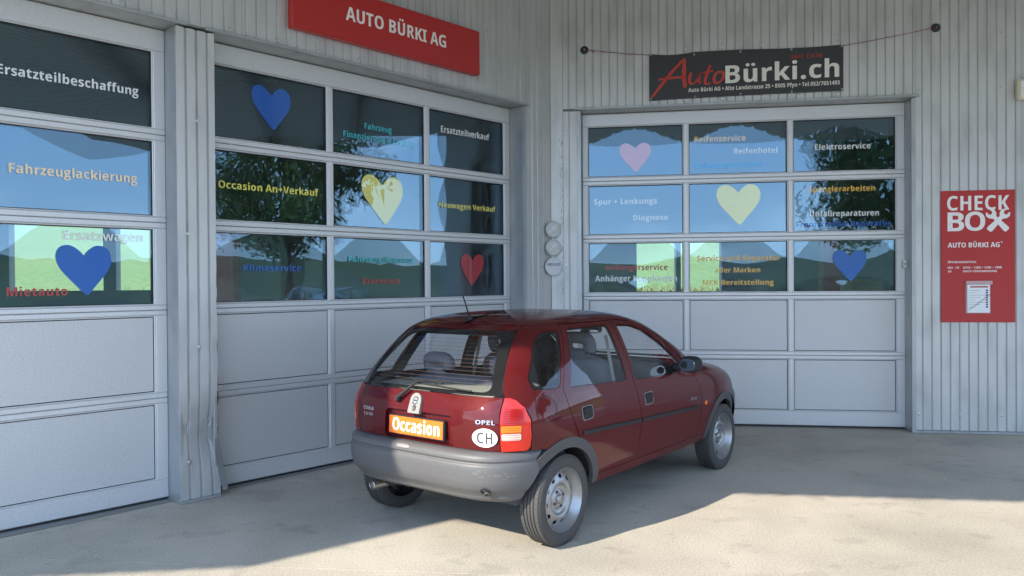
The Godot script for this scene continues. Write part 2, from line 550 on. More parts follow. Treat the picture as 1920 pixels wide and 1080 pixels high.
func cladding(parent: Node3D, x0: float, x1: float, y0: float, y1: float, m: Material, xf: Transform3D) -> void:
	# trapezoidal sheets with a narrow groove every 0.1 m, about a metre wide each; y1 < 0: up to the roof
	var edges := [x0]
	var e := ceilf(x0 + 0.25)
	while e < x1 - 0.25:
		edges.append(e); e += 1.0
	edges.append(x1)
	for i in edges.size() - 1:
		var a: float = edges[i] + 0.0012
		var b: float = edges[i + 1] - 0.0012
		var pts := [Vector2(a, 0)]
		var g := ceilf((a + 0.02) / PITCH - 0.5) * PITCH + 0.5 * PITCH
		while g < b - 0.02:
			if g > a + 0.02:
				pts.append(Vector2(g - 0.0085, 0)); pts.append(Vector2(g - 0.0070, -0.012)); pts.append(Vector2(g + 0.0030, -0.012)); pts.append(Vector2(g + 0.0115, 0))
			g += PITCH
		pts.append(Vector2(b, 0))
		var mb := MB.new()
		for k in pts.size() - 1:
			var p: Vector2 = pts[k]; var q: Vector2 = pts[k + 1]
			var d := q - p
			var nn := Vector3(-d.y, 0, d.x).normalized()
			var tp := y1 if y1 > 0.0 else roof_y(xf * Vector3(p.x, 0, WALL)) + 0.02
			var tq := y1 if y1 > 0.0 else roof_y(xf * Vector3(q.x, 0, WALL)) + 0.02
			mb.quad(Vector3(p.x, y0, WALL + p.y), Vector3(q.x, y0, WALL + q.y), Vector3(q.x, tq, WALL + q.y), Vector3(p.x, tp, WALL + p.y), nn)
		part("cladding_sheet", mb.mesh(), m, parent)

func screws(parent: Node3D, list: Array) -> void:
	var mb := MB.new()
	for p in list:
		var xf := Transform3D(Basis(Vector3(0, 0, 1), Vector3(0, 1, 0), Vector3(-1, 0, 0)), Vector3(p.x, p.y, WALL))
		mb.lathe([Vector2(0.0, 0.013), Vector2(0.008, 0.012), Vector2(0.0095, 0.005), Vector2(0.015, 0.004), Vector2(0.0155, 0.0)], 8, xf)
	var o := part("cladding_screws", mb.mesh(), M.screw, parent)
	o.set_meta("kind", "stuff")

const ROWS := [[3.369, 2.785], [2.701, 2.128], [2.045, 1.469], [1.394, 0.812], [0.734, 0.160]]

func pane_mesh(w: float, h: float, sag: float) -> ArrayMesh:
	# two sheets of glass, drawn towards each other as sealed units are; seen face on each sheet is slightly hollow
	var mb := MB.new()
	var nx := 16; var ny := 10
	for sh in [[-0.024, -sag], [-0.048, sag * 0.6]]:
		var base := mb.v.size()
		for j in ny + 1:
			for i in nx + 1:
				var x := w * (float(i) / nx - 0.5); var y := h * (float(j) / ny - 0.5)
				var cx := cos(PI * x / w); var cy := cos(PI * y / h)
				var k: float = sh[1]
				var gx := -k * PI / w * sin(PI * x / w) * cy
				var gy := -k * PI / h * cx * sin(PI * y / h)
				mb.vert(Vector3(x, y, sh[0] + k * cx * cy), Vector3(-gx, -gy, 1).normalized())
		for j in ny:
			for i in nx:
				var a := base + j * (nx + 1) + i
				mb.tri(a, a + 1, a + nx + 2); mb.tri(a, a + nx + 2, a + nx + 1)
	return mb.mesh()

var pane_cache := {}
func sectional_door(parent: Node3D, xf: Transform3D, right: float, dy: float, label: String) -> Node3D:
	var d := empty_part("sectional_door", parent, xf)
	d.set_meta("label", label)
	var left := right - 3.467
	var cols := [[right - 3.410, right - 2.333], [right - 2.285, right - 1.208], [right - 1.160, right - 0.083]]
	var head := 3.53
	for i in 5:
		var t: float = ROWS[i][0] + dy
		var b: float = ROWS[i][1] + dy
		var top: float = head if i == 0 else ((ROWS[i - 1][1] + ROWS[i][0]) * 0.5 + dy - 0.0015)
		var bot: float = 0.022 if i == 4 else ((ROWS[i][1] + ROWS[i + 1][0]) * 0.5 + dy + 0.0015)
		bar("rail", Vector3(left, t, -0.055), Vector3(right, top, 0.0), 0.005, M.alu, d)
		bar("rail", Vector3(left, bot, -0.055), Vector3(right, b, 0.0), 0.005, M.alu, d)
		for s in [[left, cols[0][0]], [cols[0][1], cols[1][0]], [cols[1][1], cols[2][0]], [cols[2][1], right]]:
			bar("stile" if s[1] - s[0] > 0.05 else "mullion", Vector3(s[0], b + 0.0005, -0.055), Vector3(s[1], t - 0.0005, -0.0015), 0.004, M.alu, d)
		for c in cols:
			var w: float = c[1] - c[0]
			var bead := MB.new()
			bead.box(Vector3(c[0], b, -0.022), Vector3(c[0] + 0.011, t, -0.007), 0.003)
			bead.box(Vector3(c[1] - 0.011, b, -0.022), Vector3(c[1], t, -0.007), 0.003)
			bead.box(Vector3(c[0] + 0.011, t - 0.010, -0.022), Vector3(c[1] - 0.011, t, -0.0085), 0.003)
			bead.box(Vector3(c[0] + 0.011, b, -0.022), Vector3(c[1] - 0.011, b + 0.010, -0.0085), 0.003)
			part("glazing_bead", bead.mesh(), M.alu, d)
			var mid := Vector3((c[0] + c[1]) * 0.5, (t + b) * 0.5, 0)
			if i < 3:
				var sag := rng.randf_range(0.0026, 0.0038)
				part("pane", pane_mesh(w, t - b, sag), M.pane, d, mid)
				var gs := MB.new()   # rubber seal between bead and glass
				gs.box(Vector3(c[0] + 0.0105, b + 0.0095, -0.052), Vector3(c[0] + 0.0165, t - 0.0095, -0.015))
				gs.box(Vector3(c[1] - 0.0165, b + 0.0095, -0.052), Vector3(c[1] - 0.0105, t - 0.0095, -0.015))
				gs.box(Vector3(c[0] + 0.0165, b + 0.0095, -0.052), Vector3(c[1] - 0.0165, b + 0.0150, -0.015))
				gs.box(Vector3(c[0] + 0.0165, t - 0.0150, -0.052), Vector3(c[1] - 0.0165, t - 0.0095, -0.015))
				part("gasket", gs.mesh(), M.seal, d)
			else:
				bar("infill_panel", Vector3(c[0] + 0.017, b + 0.016, -0.04), Vector3(c[1] - 0.017, t - 0.016, -0.014), 0.002, M.stucco, d)
				var gk := MB.new()   # dark gasket line round the infill
				gk.box(Vector3(c[0] + 0.002, b + 0.002, -0.045), Vector3(c[1] - 0.002, t - 0.002, -0.0225))
				part("gasket", gk.mesh(), M.seal, d)
		if i > 0:
			bar("section_seal", Vector3(left + 0.002, top - 0.001, -0.05), Vector3(right - 0.002, top + 0.004, -0.006), 0.0, M.seal, d)
	bar("floor_seal", Vector3(left + 0.01, 0.001, -0.045), Vector3(right - 0.01, 0.0215, -0.01), 0.0, M.seal, d)
	return d

func opening_trim(parent: Node3D, left: float, right: float, trim_left := true, trim_right := true) -> void:
	var head := 3.53
	for s in [[left - 0.026, left - 0.001], [right + 0.001, right + 0.026]]:
		bar("jamb_flashing", Vector3(s[0], 0.004, -0.05), Vector3(s[1], head + 0.004, WALL - 0.006), 0.002, M.flash, parent)
	if trim_left: bar("corner_trim", Vector3(left - 0.045, 0.012, WALL + 0.002), Vector3(left - 0.002, head, WALL + 0.006), 0.0015, M.flash, parent)
	if trim_right: bar("corner_trim", Vector3(right + 0.002, 0.012, WALL + 0.002), Vector3(right + 0.045, head, WALL + 0.006), 0.0015, M.flash, parent)
	bar("head_soffit", Vector3(left - 0.002, head + 0.005, -0.05), Vector3(right + 0.002, head + 0.02, WALL + 0.001), 0.002, M.flash, parent)
	bar("head_flashing", Vector3(left - 0.075, head + 0.006, WALL + 0.0025), Vector3(right + 0.075, head + 0.030, WALL + 0.034), 0.004, M.flash, parent)

func prism_wall(called: String, pts: Array, parent: Node3D, m: Material, y0 := 0.0) -> void:
	# a wall over a four-cornered plan [x, fwd], up to the roof sheet
	var mb := MB.new()
	var lo := []; var hi := []
	var c := Vector3.ZERO
	for p in pts:
		var q := Vector3(p[0], y0, -p[1])
		lo.append(q); hi.append(Vector3(q.x, roof_y(q) + 0.03, q.z)); c += q / pts.size()
	for i in pts.size():
		var j := (i + 1) % pts.size()
		var nn: Vector3 = (lo[j] - lo[i]).cross(Vector3.UP).normalized()
		if nn.dot((lo[i] + lo[j]) * 0.5 - c) < 0.0: nn = -nn
		mb.quad(lo[i], lo[j], hi[j], hi[i], nn)
	mb.quad(hi[0], hi[1], hi[2], hi[3], Vector3.UP)
	mb.quad(lo[0], lo[1], lo[2], lo[3], Vector3.DOWN)
	part(called, mb.mesh(), m, parent)

func build_workshop() -> void:
	var w := thing("workshop_building", "grey ribbed metal workshop with three glazed sectional doors around a corner", "workshop")
	var xa := wall_frame(DIR_A, DIST_A)
	var xb := wall_frame(DIR_B, DIST_B)
	var wa := empty_part("wall", w, xa); wa.set_meta("label", "receding wall of grey ribbed cladding on the left")
	var wb := empty_part("wall", w, xb); wb.set_meta("label", "grey ribbed cladding wall behind the car and on the right")
	# ---- left wall: openings -0.987..2.48 and 2.773..6.24, corner at 6.70
	cladding(wa, -1.40, 6.284, 3.560, -1.0, M.clad, xa)
	cladding(wa, 6.285, 6.56, 0.03, -1.0, M.clad, xa)
	cladding(wa, -1.40, -1.035, 0.03, 3.528, M.clad, xa)
	bar("corner_flashing", Vector3(6.562, 0.01, WALL - 0.012), Vector3(6.70, 5.18, WALL + 0.002), 0.002, M.clad, wa)
	opening_trim(wa, -0.987, 2.48, true, false)
	opening_trim(wa, 2.773, 6.24, false, true)
	# wall body behind the sheets
	var core := MB.new()
	core.box(Vector3(-1.40, 3.552, -0.05), Vector3(6.62, 4.70, WALL - 0.018))
	core.box(Vector3(2.51, 0.01, -0.05), Vector3(2.745, 3.52, WALL - 0.05))
	core.box(Vector3(6.268, 0.01, -0.05), Vector3(6.62, 3.545, WALL - 0.018))
	core.box(Vector3(-1.40, 0.01, -0.05), Vector3(-1.015, 3.545, WALL - 0.018))
	part("wall_core", core.mesh(), M.core, wa)
	pillar(wa)
	var fk := MB.new()
	for i in 90:
		var y := 1.3 + 2.0 * pow(rng.randf(), 0.8)
		var x := -0.752 + rng.randfn(0.0, 0.006) - (0.018 if rng.randf() < 0.4 else 0.0)
		var l := rng.randf_range(0.004, 0.022)
		fk.quad(Vector3(x - 0.0016, y - l, WALL + 0.0026), Vector3(x + 0.0016, y - l * 0.8, WALL + 0.0026), Vector3(x + 0.0010, y + l, WALL + 0.0026), Vector3(x - 0.0014, y + l * 0.9, WALL + 0.0026), Vector3(0, 0, 1))
	var fo := part("dirt_flecks", fk.mesh(), mat(lin(0.10, 0.10, 0.10), 0.8), wb)
	fo.set_meta("kind", "stuff")
	# ---- right wall: opening -0.54..2.927, corner at -0.882
	cladding(wb, -0.74, 2.970, 3.560, -1.0, M.clad_b, xb)
	cladding(wb, -0.74, -0.585, 0.03, 3.528, M.clad_b, xb)
	cladding(wb, 2.972, 6.50, 0.035, -1.0, M.clad_b, xb)
	bar("corner_flashing", Vector3(-0.88, 0.01, WALL - 0.012), Vector3(-0.742, 5.18, WALL + 0.002), 0.002, M.clad_b, wb)
	opening_trim(wb, -0.54, 2.927)
	var cb := MB.new()
	cb.box(Vector3(-0.80, 3.552, -0.05), Vector3(6.50, 5.15, WALL - 0.018))
	cb.box(Vector3(-0.80, 0.01, -0.05), Vector3(-0.568, 3.545, WALL - 0.018))
	cb.box(Vector3(2.955, 0.01, -0.05), Vector3(6.50, 3.545, WALL - 0.018))
	part("wall_core", cb.mesh(), M.core, wb)
	bar("base_rail", Vector3(2.93, 0.002, WALL - 0.06), Vector3(6.50, 0.028, WALL + 0.008), 0.003, M.flash, wb)
	bar("base_rail", Vector3(2.478, 0.002, WALL - 0.05), Vector3(2.785, 0.02, WALL + 0.022), 0.003, M.flash, wa)
	# screws: rows above the doors, along the base, round the corner
	var sa := []; var sb := []
	for i in 20: sa.append(Vector2(-1.1 + 0.4 * i + 0.05 * 0.0, 3.60))
	for i in 20: sa.append(Vector2(-1.1 + 0.4 * i, 4.22))
	for y in [0.6, 1.2, 1.8, 2.4, 3.0, 3.3]: sa.append(Vector2(6.535, y)); sb.append(Vector2(-0.715, y))
	for i in 18:
		sb.append(Vector2(-0.6 + 0.4 * i, 3.61)); sb.append(Vector2(-0.6 + 0.4 * i, 4.17))
		if i > 8: sb.append(Vector2(-0.6 + 0.4 * i, 0.20)); sb.append(Vector2(-0.6 + 0.4 * i, 2.0))
	for i in 4: sa.append(Vector2(2.55 + 0.08 * (i % 2), 0.30 + 0.85 * i))
	screws(wa, sa.filter(func(p): return p.x < 6.55)); screws(wb, sb.filter(func(p): return p.x < 6.4))
	# ---- doors with their lettering
	var d1 := sectional_door(w, xa, 2.48, 0.0, "leftmost glazed sectional door, cut by the picture edge")
	var d2 := sectional_door(w, xa, 6.24, 0.0, "middle glazed sectional door behind the rear of the red car")
	var d3 := sectional_door(w, xb, 2.93, 0.02, "right glazed sectional door with pink, yellow and blue hearts")
	for t in [
		[d1, "Ersatzteilbeschaffung", 1.404, 2.301, 3.019, 0.063, "white"], [d1, "Fahrzeuglackierung", 1.465, 2.285, 2.373, 0.064, "gold"],
		[d1, "Ersatzwagen", 1.786, 2.322, 1.941, 0.062, "white"], [d1, "Mietauto", 1.444, 1.810, 1.553, 0.059, "red"],
		[d2, "Fahrzeug", 4.326, 4.642, 3.054, 0.054, "teal"], [d2, "Finanzierung & Leasing", 4.091, 4.926, 2.953, 0.053, "teal"],
		[d2, "Ersatzteilverkauf", 5.265, 5.957, 3.150, 0.065, "white"], [d2, "Occasion An+Verkauf", 2.909, 3.827, 2.391, 0.059, "yellow"],
		[d2, "Neuwagen Verkauf", 5.230, 6.044, 2.386, 0.056, "yellow"], [d2, "Klimaservice", 3.114, 3.647, 1.731, 0.051, "blue"],
		[d2, "Fahrzeugdiagnose", 4.138, 4.893, 1.817, 0.051, "teal"], [d2, "Bremstest", 4.293, 4.724, 1.615, 0.053, "red"],
		[d3, "Reifenservice", 0.719, 1.275, 3.179, 0.064, "gold"], [d3, "Reifenhotel", 1.149, 1.616, 3.034, 0.061, "white"],
		[d3, "Reifenreparaturen", 0.723, 1.451, 2.886, 0.056, "azure"], [d3, "Elektroservice", 2.011, 2.592, 3.051, 0.060, "white"],
		[d3, "Spur + Lenkungs", -0.408, 0.301, 2.501, 0.063, "white"], [d3, "Diagnose", 0.034, 0.425, 2.313, 0.061, "white"],
		[d3, "Spenglerarbeiten", 1.943, 2.636, 2.590, 0.058, "gold"], [d3, "Unfallreparaturen", 1.956, 2.676, 2.319, 0.061, "white"],
		[d3, "Frontscheibe Reparatur", 1.816, 2.797, 2.208, 0.054, "blue"], [d3, "Anhängerservice", -0.289, 0.416, 1.748, 0.063, "red"],
		[d3, "Anhänger Kupplungen", -0.401, 0.520, 1.622, 0.064, "white"], [d3, "Service und Reparatur", 0.743, 1.642, 1.843, 0.060, "gold"],
		[d3, "aller Marken", 0.937, 1.427, 1.712, 0.055, "gold"], [d3, "MFK-Bereitstellung", 0.802, 1.571, 1.573, 0.056, "gold"],
	]:
		text("lettering", t[1], t[2], t[3], t[4], t[5], -0.0345, M["film_" + t[6]], t[0])
	for h in [
		[d1, 1.913, 0.359, 1.903, 1.551, "blue", 1.936], [d2, 3.377, 0.359, 3.272, 2.914, "blue", 3.397], [d2, 4.519, 0.477, 2.635, 2.177, "paleyellow", 4.563],
		[d2, 5.700, 0.331, 1.919, 1.587, "red", 5.686], [d3, 0.056, 0.351, 3.193, 2.862, "pink", 0.069], [d3, 1.191, 0.474, 2.692, 2.243, "paleyellow", 1.207],
		[d3, 2.368, 0.348, 1.945, 1.604, "blue", 2.383],
	]:
		var mb := MB.new()
		mb.flat_poly(heart_outline(h[1], h[2], h[3], h[4], h[6]), -0.0385, -0.0355)
		var o := part("heart", mb.mesh(), M["film_" + h[5]], h[0])
		o.set_meta("label", h[5].replace("pale", "pale ") + " heart on the glass")
	# ---- the hall behind the doors
	prism_wall("side_wall", [[-5.03, 2.985], [-5.22, 3.20], [-13.0, 8.3], [-13.0, 8.0]], w, M.inside)
	prism_wall("side_wall", [[-13.2, 8.0], [-13.0, 8.0], [-13.0, 17.0], [-13.2, 17.0]], w, M.inside)
	prism_wall("side_wall", [[7.75, 8.0], [7.95, 8.0], [8.4, 17.0], [8.2, 17.0]], w, M.inside)
	var hf := MB.new()
	var poly := [Vector2(-5.0, 3.15), Vector2(0.36, 8.98), Vector2(7.7, 7.85), Vector2(8.3, 17.0), Vector2(-13.0, 17.0), Vector2(-13.0, 8.2)]
	var tri := Geometry2D.triangulate_polygon(PackedVector2Array(poly))
	for i in range(0, tri.size(), 3):
		hf.ftri(Vector3(poly[tri[i]].x, 0.004, -poly[tri[i]].y), Vector3(poly[tri[i + 1]].x, 0.004, -poly[tri[i + 1]].y), Vector3(poly[tri[i + 2]].x, 0.004, -poly[tri[i + 2]].y), Vector3.UP)
	part("hall_floor", hf.mesh(), M.hall_floor, w)
	# rear wall with glazed openings towards the field
	var holes := [[-10.95, -8.90, 1.50, 2.98], [-8.62, -7.70, 1.50, 2.98], [2.72, 3.58, 0.95, 2.56], [3.68, 4.57, 0.95, 2.56]]
	holes.sort_custom(func(p, q): return p[0] < q[0])
	var x := -13.2
	var f0 := 17.0; var f1 := 17.2
	for h in holes:
		prism_wall("rear_wall", [[x, f0], [h[0], f0], [h[0], f1], [x, f1]], w, M.inside)
		var mb := MB.new()
		mb.box(Vector3(h[0], 0, -f1), Vector3(h[1], h[2], -f0))
		mb.box(Vector3(h[0], h[3], -f1), Vector3(h[1], 6.06, -f0))
		part("rear_wall", mb.mesh(), M.inside, w)
		var pm := MB.new()
		pm.quad(Vector3(h[0], h[2], -f0 - 0.1), Vector3(h[1], h[2], -f0 - 0.1), Vector3(h[1], h[3], -f0 - 0.1), Vector3(h[0], h[3], -f0 - 0.1), Vector3(0, 0, 1))
		part("rear_pane", pm.mesh(), M.pane, w)
		x = h[1]
	prism_wall("rear_wall", [[x, f0], [8.4, f0], [8.4, f1], [x, f1]], w, M.inside)
	build_roof(w)


func pillar(wa: Node3D) -> void:
	# ribbed pillar between the two left doors, knocked in about knee height
	var pts := [Vector2(2.4815, 0)]
	for g in [2.548, 2.630, 2.712]: pts.append_array([Vector2(g - 0.010, 0), Vector2(g - 0.0085, -0.018), Vector2(g + 0.005, -0.018), Vector2(g + 0.014, 0)])
	pts.append(Vector2(2.7715, 0))
	var ny := 90
	var mb := MB.new()
	var nz := FastNoiseLite.new(); nz.seed = 4; nz.frequency = 2.2
	var pos := func(i: int, j: int) -> Vector3:
		var y := 0.022 + (3.526 - 0.022) * j / ny
		var p: Vector2 = pts[i]
		var fx := clampf((p.x - 2.4815) / 0.29, 0.0, 1.0)
		var z := WALL + p.y
		# dent: deepest at 0.95 m, harder on the right edge; sheet kinked above the foot
		var dent := exp(-pow((y - 0.50) / 0.17, 2.0)) * (0.014 + 0.050 * fx * fx)
		var crease := exp(-pow((y - 0.56) / 0.030, 2.0)) * 0.014 * (0.3 + fx)
		z -= dent + crease * signf(sin(p.x * 90.0))
		var edge := smoothstep(0.72, 1.0, fx)
		var xx := p.x - edge * 0.035 * exp(-pow((y - 0.52) / 0.15, 2.0)) + edge * 0.012 * nz.get_noise_1d(y * 2.4) * smoothstep(2.0, 1.2, y)
		xx += 0.016 * smoothstep(0.45, 0.1, y) * fx
		z += 0.004 * nz.get_noise_2d(y * 1.5, p.x * 6.0) * smoothstep(2.2, 1.0, y)
		return Vector3(xx, y, z)
	for i in pts.size() - 1:
		var prev := [-1, -1]
		for j in ny + 1:
			var a: Vector3 = pos.call(i, j); var b: Vector3 = pos.call(i + 1, j)
			var c: Vector3 = pos.call(i, mini(j + 1, ny)); var c0: Vector3 = pos.call(i, maxi(j - 1, 0))
			var nn := (b - a).cross(c - c0).normalized()
			if nn.z < 0: nn = -nn
			var ia := mb.vert(a, nn); var ib := mb.vert(b, nn)
			if j > 0:
				mb.tri(prev[0], prev[1], ib); mb.tri(prev[0], ib, ia)
			prev = [ia, ib]
	var o := part("cladding_sheet", mb.mesh(), M.clad, wa)
	o.set_meta("label", "dented ribbed sheet between the two left doors")
	# torn edge strip that hangs out at the foot of the pillar
	var tb := MB.new()
	var path := []
	for j in 15:
		var k := j / 14.0
		var y := 0.045 + 0.40 * k
		var outw := pow(1.0 - k, 1.2)
		path.append([Vector3(2.742 + 0.050 * outw, y, WALL + 0.004 + 0.026 * outw), Vector3(2.742 + 0.058 * outw + 0.042, y, WALL - 0.006 + 0.022 * outw)])
	for j in 14:
		var a: Vector3 = path[j][0]; var b: Vector3 = path[j][1]; var c: Vector3 = path[j + 1][1]; var d: Vector3 = path[j + 1][0]
		var nn := (b - a).cross(d - a).normalized()
		if nn.z < 0: nn = -nn
		tb.quad(a, b, c, d, nn)
		tb.quad(a - nn * 0.0015, b - nn * 0.0015, c - nn * 0.0015, d - nn * 0.0015, -nn)
	var st := part("edge_strip", tb.mesh(), M.flash, wa)
	st.set_meta("label", "bent metal edge strip torn loose at the foot of the pillar")
	# crumpled return edge above it
	var cb := MB.new()
	var last := []
	for j in 41:
		var y := 0.36 + 0.95 * j / 40.0
		var wob := 0.018 * nz.get_noise_1d(y * 3.0 + 9.0) + 0.016 * exp(-pow((y - 0.50) / 0.08, 2.0)) + 0.014 * exp(-pow((y - 0.76) / 0.06, 2.0))
		wob *= smoothstep(1.31, 1.05, y)
		var a := Vector3(2.774 + maxf(wob, 0.0) * 0.6, y, WALL - 0.004 - 0.02 * exp(-pow((y - 0.52) / 0.16, 2.0)))
		var b := Vector3(2.782 + maxf(wob, 0.0) * 1.6, y, WALL - 0.09)
		if last.size():
			var nn: Vector3 = (b - a).cross(last[0] - a).normalized()
			if nn.x < 0: nn = -nn
			cb.quad(a, b, last[1], last[0], nn)
		last = [a, b]
	part("crumpled_edge", cb.mesh(), M.flash, wa)


func build_roof(w: Node3D) -> void:
	# trapezoidal roof sheet that slopes down over the forecourt; its front edge steps back in front of the right wall
	var nb := Vector2(-DIR_B.y, DIR_B.x)
	var up := func(g: Vector2) -> Vector2:      # from a point of the shadow on the ground to the roof edge above
		var h := (4.75 + 0.09 * (g.y - 3.0)) / (1.0 + 0.09 * SUN_F)
		var p := g - Vector2(SUN_X, SUN_F) * h
		return Vector2(p.dot(DIR_B), p.dot(nb))
	var e := []
	for g in [Vector2(-2.849, 4.312), Vector2(-1.511, 4.463), Vector2(-0.3807, 5.3446), Vector2(-0.1907, 5.2227), Vector2(0.4162, 6.0047), Vector2(0.47, 6.100), Vector2(3.708, 5.654)]: e.append(up.call(g))
	var front := func(q: float) -> float:
		var i := 0
		while i < e.size() - 2 and q > e[i + 1].x: i += 1
		return e[i].y + (q - e[i].x) * (e[i + 1].y - e[i].y) / (e[i + 1].x - e[i].x)
	var back := 20.0
	var groups := {}
	var s := -17.4
	var k := 0
	while s < 8.6:
		var prof := [[0.0, -0.011], [0.06, -0.011], [0.08, 0.011], [0.12, 0.011], [0.14, -0.011], [0.20, -0.011]]
		var g := int(k / 5)
		if not groups.has(g): groups[g] = MB.new()
		var mb: MB = groups[g]
		for i in prof.size() - 1:
			var a: float = s + prof[i][0]; var b: float = s + prof[i + 1][0]
			var q := []
			for c in [[a, front.call(a), prof[i][1]], [b, front.call(b), prof[i + 1][1]], [b, back, prof[i + 1][1]], [a, back, prof[i][1]]]:
				var p: Vector2 = DIR_B * c[0] + nb * c[1]
				var v := Vector3(p.x, 0, -p.y)
				v.y = roof_y(v) + c[2]
				q.append(v)
			var nn: Vector3 = (q[1] - q[0]).cross(q[3] - q[0]).normalized()
			if nn.y < 0: nn = -nn
			mb.quad(q[0], q[1], q[2], q[3], nn)
			mb.quad(q[0] - nn * 0.002, q[1] - nn * 0.002, q[2] - nn * 0.002, q[3] - nn * 0.002, -nn)
		s += 0.2
		k += 1
	var roof := empty_part("roof", w)
	for g in groups: part("roof_sheet", groups[g].mesh(), M.roof, roof)
	# purlins under the sheet, parallel to the right wall
	for d in [3.6, 5.3, 7.0]:
		var mb := MB.new()
		var p0: Vector2 = DIR_B * -3.6 + nb * d
		var p1: Vector2 = DIR_B * 8.2 + nb * d
		var a := Vector3(p0.x, 0, -p0.y); var b := Vector3(p1.x, 0, -p1.y)
		a.y = roof_y(a) - 0.10; b.y = roof_y(b) - 0.10
		mb.tube(PackedVector3Array([a, b]), 0.075, 4)
		part("purlin", mb.mesh(), M.steel, roof)
	# the outer post that carries the eave, off to the right
	var pp: Vector2 = DIR_B * 7.6 + nb * 3.6
	var pm := MB.new()
	pm.box(Vector3(pp.x - 0.08, 0.0, -pp.y - 0.08), Vector3(pp.x + 0.08, roof_y(Vector3(pp.x, 0, -pp.y)) - 0.1, -pp.y + 0.08), 0.01)
	part("roof_post", pm.mesh(), M.steel, w)


